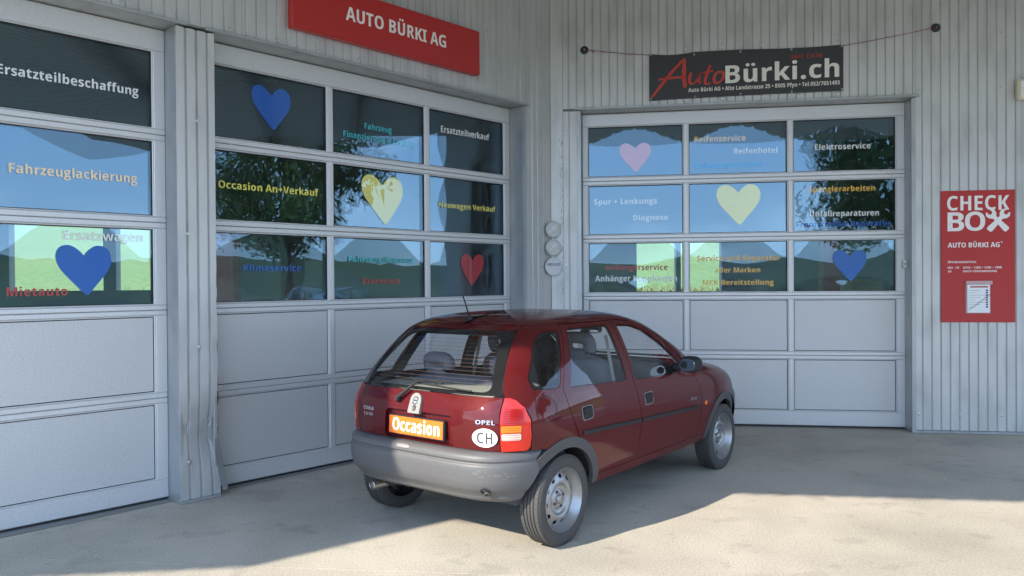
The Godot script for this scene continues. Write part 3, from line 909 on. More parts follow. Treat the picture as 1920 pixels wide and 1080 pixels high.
# ---------------------------------------------------------------- signs and small things on the walls
func build_signs() -> void:
	var xa := wall_frame(DIR_A, DIST_A)
	var xb := wall_frame(DIR_B, DIST_B)
	# red fascia sign
	var s := thing("wall_sign", "long red sign reading AUTO BÜRKI AG above the middle door", "sign", "", xa)
	bar("sign_box", Vector3(3.395, 3.712, WALL + 0.003), Vector3(5.52, 4.152, WALL + 0.082), 0.008, M.sign_red, s)
	text("lettering", "AUTO BÜRKI AG", 3.912, 5.061, 3.889, 0.115, WALL + 0.0825, M.sign_white, s)
	# banner
	var b := thing("banner", "black vinyl banner reading AutoBürki.ch hung above the right door", "banner", "", xb)
	var bz := WALL + 0.016
	var mb := MB.new()
	var nx := 44; var ny := 12
	var nz := FastNoiseLite.new(); nz.seed = 6; nz.frequency = 1.3
	var f := func(u: float, v: float) -> Vector3:
		var x := lerpf(0.216, 2.249, u)
		var yt := lerpf(4.124, 4.119, u) - 0.022 * sin(clampf(u / 0.24, 0, 1) * PI) - 0.010 * sin(clampf((u - 0.5) / 0.5, 0, 1) * PI)
		var yb := lerpf(3.608, 3.630, u) + 0.006 * sin(u * PI)
		var z := bz + 0.004 * nz.get_noise_2d(x * 0.9, v * 0.5) + 0.0035 * sin((u * 9.0 + v * 3.0)) * (1.0 - u) * v
		return Vector3(x, lerpf(yb, yt, v), z)
	for j in ny + 1:
		for i in nx + 1:
			var p: Vector3 = f.call(float(i) / nx, float(j) / ny)
			var e := 0.01
			var nn: Vector3 = (f.call(float(i) / nx + e, float(j) / ny) - p).cross(f.call(float(i) / nx, float(j) / ny + e) - p).normalized()
			mb.vert(p, nn)
	for j in ny:
		for i in nx:
			var a := j * (nx + 1) + i
			mb.tri(a, a + 1, a + nx + 2); mb.tri(a, a + nx + 2, a + nx + 1)
	part("sheet", mb.mesh(), M.banner, b)
	var lz := bz + 0.008
	text("lettering", "Bürki.ch", 1.030, 2.204, 3.762, 0.190, lz, M.banner_white, b, true, 0.0, 0.016)
	text("lettering", "Auto Bürki AG • Alte Landstrasse 25 • 8505 Pfyn • Tel.052/7651493", 0.636, 2.210, 3.684, 0.042, lz, M.banner_white, b, true, 0.0, 0.009)
	text("lettering", "seit 1976", 1.707, 2.034, 4.000, 0.044, lz, M.banner_red, b, false, 0.25, -0.03)
	# brush lettering "Auto"
	var strokes := [
		[[0.241, 3.639, 0.012], [0.33, 3.75, 0.020], [0.45, 3.90, 0.020], [0.56, 4.015, 0.018], [0.603, 4.055, 0.010]],
		[[0.600, 4.055, 0.012], [0.592, 3.96, 0.022], [0.590, 3.83, 0.025], [0.605, 3.735, 0.020]],
		[[0.315, 3.835, 0.010], [0.42, 3.845, 0.017], [0.53, 3.850, 0.015], [0.612, 3.842, 0.010]],
		[[0.668, 3.895, 0.016], [0.650, 3.84, 0.018], [0.655, 3.785, 0.016], [0.690, 3.775, 0.012], [0.735, 3.82, 0.011], [0.765, 3.90, 0.015]],
		[[0.762, 3.895, 0.014], [0.748, 3.83, 0.016], [0.752, 3.785, 0.012], [0.775, 3.782, 0.007]],
		[[0.872, 3.968, 0.013], [0.838, 3.88, 0.018], [0.815, 3.80, 0.018], [0.828, 3.765, 0.014], [0.872, 3.775, 0.008]],
		[[0.792, 3.885, 0.008], [0.84, 3.897, 0.013], [0.905, 3.903, 0.008]],
		[[0.985, 3.893, 0.013], [0.940, 3.880, 0.016], [0.910, 3.825, 0.017], [0.922, 3.775, 0.016], [0.965, 3.775, 0.014], [1.005, 3.825, 0.016], [1.008, 3.875, 0.016], [0.985, 3.893, 0.012]],
	]
	var am := MB.new()
	for st in strokes: brush(am, st, lz)
	part("brush_lettering", am.mesh(), M.banner_red, b)
	for p in [[0.232, 4.108], [0.70, 4.092], [1.19, 4.098], [1.72, 4.092], [2.233, 4.104], [0.232, 3.625], [0.71, 3.632], [1.19, 3.64], [1.72, 3.642], [2.233, 3.645]]:
		var gm := MB.new()
		gm.lathe([Vector2(0.004, 0.002), Vector2(0.008, 0.004), Vector2(0.011, 0.0)], 12, Transform3D(Basis(Vector3(0, 0, 1), Vector3(0, 1, 0), Vector3(-1, 0, 0)), Vector3(p[0], p[1], lz - 0.001)))
		part("eyelet", gm.mesh(), M.screw, b)
	for r in [[[-0.495, 4.207], [0.232, 4.108]], [[3.171, 4.251], [2.233, 4.104]]]:
		var rm := MB.new()
		var pth := PackedVector3Array()
		for i in 9:
			var q := i / 8.0
			pth.append(Vector3(lerpf(r[0][0], r[1][0], q), lerpf(r[0][1], r[1][1], q) - 0.008 * sin(q * PI), lerpf(WALL + 0.03, lz, q)))
		rm.tube(pth, 0.0035, 5)
		if r[0][0] < 0: rm.tube(PackedVector3Array([Vector3(-0.42, 4.19, WALL + 0.028), Vector3(-0.38, 4.165, WALL + 0.024)]), 0.003, 5)
		part("rope", rm.mesh(), M.rope, b)
	for p in [[-0.495, 4.207, "round black wall hook left of the banner"], [3.171, 4.251, "round black wall hook right of the banner"]]:
		var h := thing("wall_hook", p[2], "hook", "hooks that hold the banner ropes", xb)
		var hm := MB.new()
		var ax := Transform3D(Basis(Vector3(0, 0, 1), Vector3(0, 1, 0), Vector3(-1, 0, 0)), Vector3(p[0], p[1], WALL))
		hm.lathe([Vector2(0.0, 0.018), Vector2(0.030, 0.018), Vector2(0.042, 0.012), Vector2(0.046, 0.0)], 24, ax, 50)
		part("disc", hm.mesh(), M.black, h)
		var hb := MB.new()
		hb.lathe([Vector2(0.0, 0.040), Vector2(0.006, 0.039), Vector2(0.007, 0.018)], 10, ax)
		part("eye_bolt", hb.mesh(), M.screw, h)
	# red board with opening hours
	var c := thing("notice_board", "tall red CHECK BOX board with opening hours beside the right door", "sign", "", xb)
	bar("board", Vector3(3.214, 1.168, WALL + 0.001), Vector3(3.930, 2.542, WALL + 0.010), 0.002, M.sign_red, c)
	var cz := WALL + 0.0102
	text("lettering", "CHECK", 3.276, 3.875, 2.335, 0.150, cz, M.sign_white, c)
	text("lettering", "B", 3.279, 3.440, 2.120, 0.196, cz, M.sign_white, c)
	text("lettering", "O", 3.448, 3.643, 2.120, 0.196, cz, M.sign_white, c)
	text("lettering", "AUTO BÜRKI AG", 3.281, 3.782, 1.949, 0.050, cz, M.sign_white, c)
	text("lettering", "ÖFFNUNGSZEITEN:", 3.281, 3.556, 1.787, 0.020, cz, M.sign_white, c)
	text("lettering", "MO - FR", 3.281, 3.392, 1.729, 0.020, cz, M.sign_white, c)
	text("lettering", "0730 – 1200 / 1330 – 1800", 3.430, 3.801, 1.729, 0.020, cz, M.sign_white, c)
	text("lettering", "SA", 3.281, 3.316, 1.691, 0.020, cz, M.sign_white, c)
	text("lettering", "NACH VEREINBARUNG", 3.430, 3.755, 1.691, 0.020, cz, M.sign_white, c)
	# the X is two crossed spanners
	for sg in [-1.0, 1.0]:
		var ctr := Vector2(3.766, 2.222)
		var out := PackedVector2Array()
		var raw := [[-0.022, -0.135], [0.022, -0.135], [0.030, -0.118], [0.030, -0.10], [0.020, 0.045], [0.046, 0.075], [0.052, 0.112], [0.030, 0.140], [0.020, 0.138], [0.022, 0.105], [0.0, 0.090], [-0.022, 0.105], [-0.020, 0.138], [-0.030, 0.140], [-0.052, 0.112], [-0.046, 0.075], [-0.020, 0.045], [-0.030, -0.10], [-0.030, -0.118]]
		for q in raw: out.append(ctr + Vector2(q[0], q[1]).rotated(-0.74 * sg))
		var xm := MB.new()
		xm.flat_poly(out, cz, cz + 0.0012 + 0.0006 * (sg + 1.0))
		part("spanner_mark", xm.mesh(), M.sign_white, c)
	# worn flecks in the print
	var wm := MB.new()
	for i in 60:
		var base := Vector2(rng.randf_range(3.285, 3.87), rng.randf_range(2.345, 2.478)) if i < 30 else Vector2(rng.randf_range(3.285, 3.87), rng.randf_range(2.125, 2.31))
		var p := PackedVector2Array()
		var kk := rng.randi_range(4, 6)
		var sz := rng.randf_range(0.0015, 0.006)
		for q in kk: p.append(base + Vector2(cos(TAU * q / kk), sin(TAU * q / kk) * 0.6).rotated(rng.randf() * 0.6) * sz * rng.randf_range(0.5, 1.4))
		if Geometry2D.triangulate_polygon(p).size(): wm.flat_poly(p, cz + 0.0005, cz + 0.0033)
	var fl := part("worn_flecks", wm.mesh(), M.sign_red, c)
	fl.set_meta("kind", "stuff")
	# leaflet box on the board
	var l := thing("leaflet_holder", "clear leaflet holder with a printed price list on the red board", "leaflet holder", "", xb)
	bar("paper", Vector3(3.462, 1.270, WALL + 0.014), Vector3(3.680, 1.560, WALL + 0.030), 0.001, M.paper, l)
	var lm := mat(lin(0.55, 0.36, 0.36), 0.2)
	bar("top_edge", Vector3(3.448, 1.562, WALL + 0.0105), Vector3(3.705, 1.600, WALL + 0.034), 0.003, lm, l)
	bar("back_plate", Vector3(3.452, 1.262, WALL + 0.0103), Vector3(3.690, 1.562, WALL + 0.0136), 0.0, lm, l)
	var hd := mat(lin(0.42, 0.06, 0.06), 0.6)
	text("lettering", "Occasionsliste", 3.48, 3.69, 1.29, 0.026, WALL + 0.0304, mat(lin(0.12, 0.10, 0.12), 0.6), l, false, 0.0, 0.78)
	bar("heading", Vector3(3.49, 1.530, WALL + 0.0300), Vector3(3.66, 1.545, WALL + 0.0306), 0.0, hd, l)
	for i in 8:
		bar("picture", Vector3(3.640, 1.322 + 0.0245 * i, WALL + 0.0300), Vector3(3.660, 1.338 + 0.0245 * i, WALL + 0.0308), 0.0, M.ink, l)
		bar("text_line", Vector3(3.478, 1.327 + 0.0245 * i, WALL + 0.0300), Vector3(3.478 + 0.06 + 0.05 * ((i * 7) % 3), 1.331 + 0.0245 * i, WALL + 0.0304), 0.0, mat(lin(0.35, 0.36, 0.40), 0.6), l)
	# door switch on the jamb, sounder box at the picture edge
	var sw := thing("door_switch", "small cream switch box on the jamb right of the right door", "switch", "", xb)
	bar("housing", Vector3(2.892, 1.748, 0.0005), Vector3(2.9265, 1.826, 0.060), 0.004, M.offwhite, sw)
	bar("button", Vector3(2.903, 1.772, 0.060), Vector3(2.916, 1.800, 0.064), 0.002, M.garnish, sw)
	var al := thing("wall_sounder", "cream sounder box high on the right wall at the picture edge", "alarm box", "", xb)
	bar("housing", Vector3(3.930, 3.455, WALL + 0.001), Vector3(4.125, 3.668, WALL + 0.075), 0.018, M.beige, al)
	bar("grille_plate", Vector3(3.955, 3.575, WALL + 0.075), Vector3(4.10, 3.645, WALL + 0.081), 0.003, M.offwhite, al)
	bar("lower_plate", Vector3(3.955, 3.475, WALL + 0.075), Vector3(4.10, 3.565, WALL + 0.079), 0.003, M.offwhite, al)
	# three round plaques that hang one from the other in the corner
	var corner := xb * Vector3(-0.882, 0, WALL)
	var o := Vector3(0.325, 0, 0.946).normalized()
	var bx := Vector3.UP.cross(o).normalized()
	var labels := ["topmost of the round plaques in the corner, grey with a white arrow", "middle round plaque in the corner, grey with a white arrow", "lowest round plaque in the corner, plain white with a line of dark print"]
	for i in 3:
		var y: float = [2.205, 2.003, 1.790][i]
		var fr := Transform3D(Basis(bx, Vector3.UP, o), corner + o * 0.068 + Vector3(0.0, y, 0))
		var pl := thing("round_plaque", labels[i], "plaque", "plaques in the corner", fr)
		var ax := Transform3D(Basis(Vector3(0, 0, 1), Vector3(0, 1, 0), Vector3(-1, 0, 0)), Vector3.ZERO)
		var pm := MB.new()
		if i < 2:
			pm.lathe([Vector2(0.0, 0.004), Vector2(0.072, 0.004), Vector2(0.074, 0.008), Vector2(0.084, 0.008), Vector2(0.087, 0.004), Vector2(0.091, 0.003), Vector2(0.092, -0.003), Vector2(0.0, -0.003)], 40, ax, 30)
			part("disc", pm.mesh(), M.plaque, pl)
			var am2 := MB.new()
			var ar := PackedVector2Array()
			for q in [[-0.06, -0.015], [0.0, -0.015], [0.0, -0.040], [0.062, 0.0], [0.0, 0.040], [0.0, 0.015], [-0.06, 0.015]]: ar.append(Vector2(q[0], q[1]).rotated(0.72) + Vector2(-0.008, 0.006))
			am2.flat_poly(ar, 0.004, 0.008)
			part("arrow", am2.mesh(), M.plaque_white, pl)
			bar("rim_bar", Vector3(-0.062, -0.072, 0.004), Vector3(0.05, -0.066, 0.007), 0.001, M.plaque_white, pl)
		else:
			pm.lathe([Vector2(0.0, 0.004), Vector2(0.097, 0.004), Vector2(0.100, 0.001), Vector2(0.100, -0.003), Vector2(0.0, -0.003)], 40, ax, 30)
			part("disc", pm.mesh(), M.plaque_white, pl)
			for k in 10:   # a line of print too small to read
				if k != 5: bar("print_mark", Vector3(-0.078 + 0.0158 * k, 0.024, 0.004), Vector3(-0.066 + 0.0158 * k, 0.036 + 0.002 * (k % 2), 0.0047), 0.0, M.ink, pl)
			bar("underline", Vector3(-0.078, 0.012, 0.004), Vector3(0.078, 0.016, 0.0048), 0.0, M.ink, pl)
			bar("slot", Vector3(-0.005, -0.098, 0.004), Vector3(0.003, -0.060, 0.006), 0.0, M.plaque, pl)
		var hm := MB.new()
		hm.tube(PackedVector3Array([Vector3(0, 0.082, -0.002), Vector3(0, 0.104, 0.008), Vector3(0.004, 0.124, 0.008)]), 0.0035, 6)
		part("hanger", hm.mesh(), M.plaque, pl)
		var bm := MB.new()
		bm.tube(PackedVector3Array([Vector3(0, 0.05, -0.003), Vector3(0, 0.05, -0.07)]), 0.004, 6)
		part("bracket", bm.mesh(), M.plaque, pl)


func brush(mb: MB, st: Array, z: float) -> void:
	var c := Curve3D.new()
	for i in st.size():
		var p := Vector3(st[i][0], st[i][1], st[i][2])
		var a: Array = st[maxi(i - 1, 0)]; var b: Array = st[mini(i + 1, st.size() - 1)]
		var d := (Vector3(b[0], b[1], b[2]) - Vector3(a[0], a[1], a[2])) / 6.0
		c.add_point(p, -d, d)
	var pts := c.tessellate(4, 3)
	var last := []
	for i in pts.size():
		var a := pts[maxi(i - 1, 0)]; var b := pts[mini(i + 1, pts.size() - 1)]
		var d := Vector2(b.x - a.x, b.y - a.y).normalized()
		# a flat brush held at an angle
		var nrm := (Vector2(-d.y, d.x) * 0.75 + Vector2(0.55, 0.35) * signf(Vector2(-d.y, d.x).dot(Vector2(0.55, 0.35)) + 1e-6) * 0.35)
		var l := Vector3(pts[i].x + nrm.x * pts[i].z, pts[i].y + nrm.y * pts[i].z, z)
		var r := Vector3(pts[i].x - nrm.x * pts[i].z, pts[i].y - nrm.y * pts[i].z, z)
		if last.size(): mb.quad(last[0], last[1], r, l, Vector3(0, 0, 1))
		last = [l, r]


# ---------------------------------------------------------------- the car
class Body:
	# Horizontal sections of the body are superellipses; v runs up the section table by arc length, t round the section:
	# t = -1 widest point of the right side, 1 middle of the tail, -3 middle of the nose, beyond these the left side.
	const N := 5.5
	const FM := -0.45
	static var pq := PackedVector2Array()
	var vs := PackedFloat64Array()
	var ys := PackedFloat64Array()
	var ws := PackedFloat64Array()
	var rs := PackedFloat64Array()
	var fs := PackedFloat64Array()
	var ay := PackedFloat64Array()
	var aw := PackedFloat64Array()
	var ar := PackedFloat64Array()
	var af := PackedFloat64Array()
	func _init(rows: Array) -> void:
		var acc := 0.0
		for i in rows.size():
			if i > 0:
				var a: Array = rows[i - 1]; var b: Array = rows[i]
				acc += sqrt(pow(b[0] - a[0], 2) + pow(b[1] - a[1], 2) + 0.25 * pow(b[2] - a[2], 2) + 0.02 * pow(b[3] - a[3], 2))
			vs.append(acc); ys.append(rows[i][0]); ws.append(rows[i][1]); rs.append(rows[i][2]); fs.append(rows[i][3])
		ay = slopes(ys); aw = slopes(ws); ar = slopes(rs); af = slopes(fs)
		if pq.is_empty():
			for i in 4001:
				var t := -1.0 + i / 2000.0
				var lo := maxf(0.0, -t); var hi := minf(1.0, 1.0 - t)   # p with q = p + t
				for k in 50:
					var m := (lo + hi) * 0.5
					if pow(m, N) + pow(maxf(m + t, 0.0), N) < 1.0: lo = m
					else: hi = m
				pq.append(Vector2(lo, maxf(lo + t, 0.0)))
	func slopes(a: PackedFloat64Array) -> PackedFloat64Array:
		# monotone cubic (Fritsch-Carlson)
		var n := a.size()
		var d := PackedFloat64Array(); d.resize(n - 1)
		for i in n - 1: d[i] = (a[i + 1] - a[i]) / (vs[i + 1] - vs[i])
		var m := PackedFloat64Array(); m.resize(n)
		m[0] = d[0]; m[n - 1] = d[n - 2]
		for i in range(1, n - 1):
			if d[i - 1] * d[i] <= 0.0: m[i] = 0.0
			else:
				var h0 := vs[i] - vs[i - 1]; var h1 := vs[i + 1] - vs[i]
				var w1 := 2 * h1 + h0; var w2 := h1 + 2 * h0
				m[i] = (w1 + w2) / (w1 / d[i - 1] + w2 / d[i])
		return m
	func seg(v: float) -> int:
		return clampi(vs.bsearch(v) - 1, 0, vs.size() - 2)
	func her(a: PackedFloat64Array, m: PackedFloat64Array, i: int, v: float) -> float:
		var h := vs[i + 1] - vs[i]
		var x := clampf((v - vs[i]) / h, 0.0, 1.0)
		var x2 := x * x; var x3 := x2 * x
		return a[i] * (2 * x3 - 3 * x2 + 1) + m[i] * h * (x3 - 2 * x2 + x) + a[i + 1] * (3 * x2 - 2 * x3) + m[i + 1] * h * (x3 - x2)
	func v_of(y: float) -> float:
		var lo := 0.0; var hi := vs[vs.size() - 1]
		for k in 40:
			var m := (lo + hi) * 0.5
			if her(ys, ay, seg(m), m) < y: lo = m
			else: hi = m
		return lo
	func side(f: float, y: float) -> Vector2:
		var v := v_of(y)
		var i := seg(v)
		var q := (FM - f) / (FM - her(rs, ar, i, v)) if f <= FM else (f - FM) / (her(fs, af, i, v) - FM)
		q = clampf(q, 0.0, 1.0)
		var p := pow(1.0 - pow(q, N), 1.0 / N)
		return Vector2(q - p if f <= FM else p - q - 2.0, v)
	func rear(x: float, y: float) -> Vector2:
		var v := v_of(y)
		var p := clampf(absf(x) / her(ws, aw, seg(v), v), 0.0, 1.0)
		var t := pow(1.0 - pow(p, N), 1.0 / N) - p
		return Vector2(t if x >= 0 else 2.0 - t, v)
	func nose(x: float, y: float) -> Vector2:
		var v := v_of(y)
		var p := clampf(absf(x) / her(ws, aw, seg(v), v), 0.0, 1.0)
		var t := p - pow(1.0 - pow(p, N), 1.0 / N) - 2.0
		return Vector2(t if x >= 0 else -6.0 - t, v)
	func at(t: float, v: float) -> Vector3:
		var sx := 1.0
		if t > 1.0: t = 2.0 - t; sx = -1.0
		elif t < -3.0: t = -6.0 - t; sx = -1.0
		var i := seg(v)
		var w := her(ws, aw, i, v)
		var k := ((t if t >= -1.0 else -2.0 - t) + 1.0) * 2000.0
		var k0 := clampi(int(k), 0, 3999)
		var c := pq[k0].lerp(pq[k0 + 1], clampf(k - k0, 0.0, 1.0))
		var f := FM - (FM - her(rs, ar, i, v)) * c.y if t >= -1.0 else FM + (her(fs, af, i, v) - FM) * c.y
		return Vector3(sx * w * c.x, her(ys, ay, i, v), -f)
	func normal(t: float, v: float) -> Vector3:
		var e := 0.004
		var vm := vs[vs.size() - 1]
		var a := at(t + e, v) - at(t - e, v)
		var b := at(t, minf(v + e, vm)) - at(t, maxf(v - e, 0.0))
		var n := a.cross(b)
		if n.length() < 1e-12: return Vector3.UP
		n = n.normalized()
		var p := at(t, v)
		if n.dot(Vector3(p.x, (p.y - 0.7) * 1.5, p.z - clampf(p.z, -1.0, 1.0))) < 0.0: n = -n
		return n


func outline(b: Body, spec: Array) -> PackedVector2Array:
	# corners as ["s", fwd, y], ["r", x, y] or ["n", x, y]; edges stay straight in the view they are given in
	var out := PackedVector2Array()
	for i in spec.size():
		var a: Array = spec[i]; var c: Array = spec[(i + 1) % spec.size()]
		if a[0] == c[0]:
			var d := Vector2(a[1], a[2]).distance_to(Vector2(c[1], c[2]))
			var m := maxi(1, int(ceil(d / 0.03)))
			for k in m:
				var q := Vector2(a[1], a[2]).lerp(Vector2(c[1], c[2]), float(k) / m)
				out.append(b.side(q.x, q.y) if a[0] == "s" else b.rear(q.x, q.y) if a[0] == "r" else b.nose(q.x, q.y))
		else:
			var pa := b.side(a[1], a[2]) if a[0] == "s" else b.rear(a[1], a[2]) if a[0] == "r" else b.nose(a[1], a[2])
			var pc := b.side(c[1], c[2]) if c[0] == "s" else b.rear(c[1], c[2]) if c[0] == "r" else b.nose(c[1], c[2])
			var m := maxi(1, int(ceil(pa.distance_to(pc) / 0.03)))
			for k in m: out.append(pa.lerp(pc, float(k) / m))
	return out

func rounded(pts: Array, r: float, kind := "s") -> Array:
	# rounds the corners of a view polygon
	var out := []
	var n := pts.size()
	for i in n:
		var p := Vector2(pts[i][0], pts[i][1])
		var a := Vector2(pts[(i - 1 + n) % n][0], pts[(i - 1 + n) % n][1])
		var b := Vector2(pts[(i + 1) % n][0], pts[(i + 1) % n][1])
		var rr := minf(r, minf(p.distance_to(a), p.distance_to(b)) * 0.45)
		var s := p + (a - p).normalized() * rr
		var e := p + (b - p).normalized() * rr
		for k in 6:
			var t := k / 5.0
			var q := s.lerp(p, t).lerp(p.lerp(e, t), t)
			out.append([kind, q.x, q.y])
	return out

func arc(cx: float, cy: float, r: float, a0: float, a1: float, m := 16) -> Array:
	var out := []
	for k in m + 1:
		var w := deg_to_rad(lerpf(a0, a1, float(k) / m))
		out.append(["s", cx + r * cos(w), cy + r * sin(w)])
	return out

func shrink(poly: PackedVector2Array, d: float) -> PackedVector2Array:
	var r := Geometry2D.offset_polygon(poly, -d)
	return r[0] if r.size() else poly

func chart_panel(mb: MB, at: Callable, nrm: Callable, poly: PackedVector2Array, holes: Array, off := 0.0, depth := 0.012, cell := Vector2(0.035, 0.04), mirror := false) -> void:
	var lo := poly[0]; var hi := poly[0]
	for p in poly: lo = lo.min(p); hi = hi.max(p)
	var seen := {}
	var sgn := Vector3(-1, 1, 1) if mirror else Vector3.ONE
	var add := func(p: Vector2) -> int:
		var key := Vector2i(roundi(p.x * 50000.0), roundi(p.y * 50000.0))
		if not seen.has(key):
			var nn: Vector3 = nrm.call(p.x, p.y)
			seen[key] = mb.vert((at.call(p.x, p.y) + nn * off) * sgn, nn * sgn)
		return seen[key]
	for j in range(floori(lo.y / cell.y), ceili(hi.y / cell.y)):
		for i in range(floori(lo.x / cell.x), ceili(hi.x / cell.x)):
			var a := Vector2(i * cell.x, j * cell.y)
			var rect := PackedVector2Array([a, a + Vector2(cell.x, 0), a + cell, a + Vector2(0, cell.y)])
			var pieces: Array = Geometry2D.intersect_polygons(rect, poly)
			for h in holes:
				var left := []
				for q in pieces: left.append_array(Geometry2D.clip_polygons(q, h))
				pieces = left
			for q in pieces:
				if q.size() < 3 or absf(area2(q)) < 1e-7: continue
				var t := Geometry2D.triangulate_polygon(q)
				for k in range(0, t.size(), 3):
					mb.tri(add.call(q[t[k]]), add.call(q[t[k + 1]]), add.call(q[t[k + 2]]))
	if depth > 0.0:
		var loops := [[poly, 1.0]]
		for h in holes: loops.append([h, -1.0])
		for l in loops:
			var pp: PackedVector2Array = l[0]
			for i in pp.size():
				var p := pp[i]; var q := pp[(i + 1) % pp.size()]
				if p.distance_to(q) < 1e-6: continue
				var np: Vector3 = nrm.call(p.x, p.y); var nq: Vector3 = nrm.call(q.x, q.y)
				var a: Vector3 = at.call(p.x, p.y) + np * off
				var b: Vector3 = at.call(q.x, q.y) + nq * off
				if a.distance_to(b) < 1e-6: continue
				var nn := (b - a).cross(np).normalized()
				var inside: Vector2 = (p + q) * 0.5 + Vector2(-(q - p).y, (q - p).x).normalized() * 0.002
				if Geometry2D.is_point_in_polygon(inside, pp) == (l[1] > 0.0):
					var probe: Vector3 = at.call(inside.x, inside.y) - (a + b) * 0.5
					if nn.dot(probe) > 0.0: nn = -nn
				mb.quad(a * sgn, b * sgn, (b - nq * depth) * sgn, (a - np * depth) * sgn, nn * sgn)

func area2(q: PackedVector2Array) -> float:
	var s := 0.0
	for i in q.size(): s += q[i].cross(q[(i + 1) % q.size()])
	return s * 0.5

var body: Body
var lining: MB
func panel(called: String, spec: Array, hole_specs: Array, m: Material, parent: Node3D, off := 0.0, depth := 0.012, both := true, lined := true, b: Body = null, cell := Vector2(0.035, 0.04)) -> Array:
	var bd := b if b else body
	var poly := outline(bd, spec)
	var holes := hole_specs.map(func(h): return outline(bd, h))
	var out := []
	for mir in ([false, true] if both else [false]):
		var mb := MB.new()
		chart_panel(mb, bd.at, bd.normal, poly, holes, off, depth, cell, mir)
		out.append(part(called, mb.mesh(), m, parent))
		if lined: chart_panel(lining, bd.at, bd.normal, shrink(poly, -0.010), holes, -0.022, 0.0, cell * 1.6, mir)
	return out

func glass(called: String, spec: Array, border: float, parent: Node3D, both := true) -> void:
	# a pane with its black printed border; spec is the opening
	var poly := outline(body, spec)
	var inner := shrink(poly, border)
	var fine := shrink(poly, 0.004)
	for mir in ([false, true] if both else [false]):
		var g := MB.new()
		chart_panel(g, body.at, body.normal, fine, [], -0.004, 0.0, Vector2(0.05, 0.05), mir)
		var o := part(called, g.mesh(), M.car_glass, parent)
		var f := MB.new()
		chart_panel(f, body.at, body.normal, fine, [inner], -0.0035, 0.008, Vector2(0.05, 0.05), mir)
		part("glass_border", f.mesh(), M.frit, o)

func on_body(p: Vector2, off: float, b: Body = null) -> Transform3D:
	# a frame that sits on the body: z out of the surface, y up along it
	var bd := b if b else body
	var n := bd.normal(p.x, p.y)
	var x := Vector3.UP.cross(n).normalized()
	return Transform3D(Basis(x, n.cross(x), n), bd.at(p.x, p.y) + n * off)

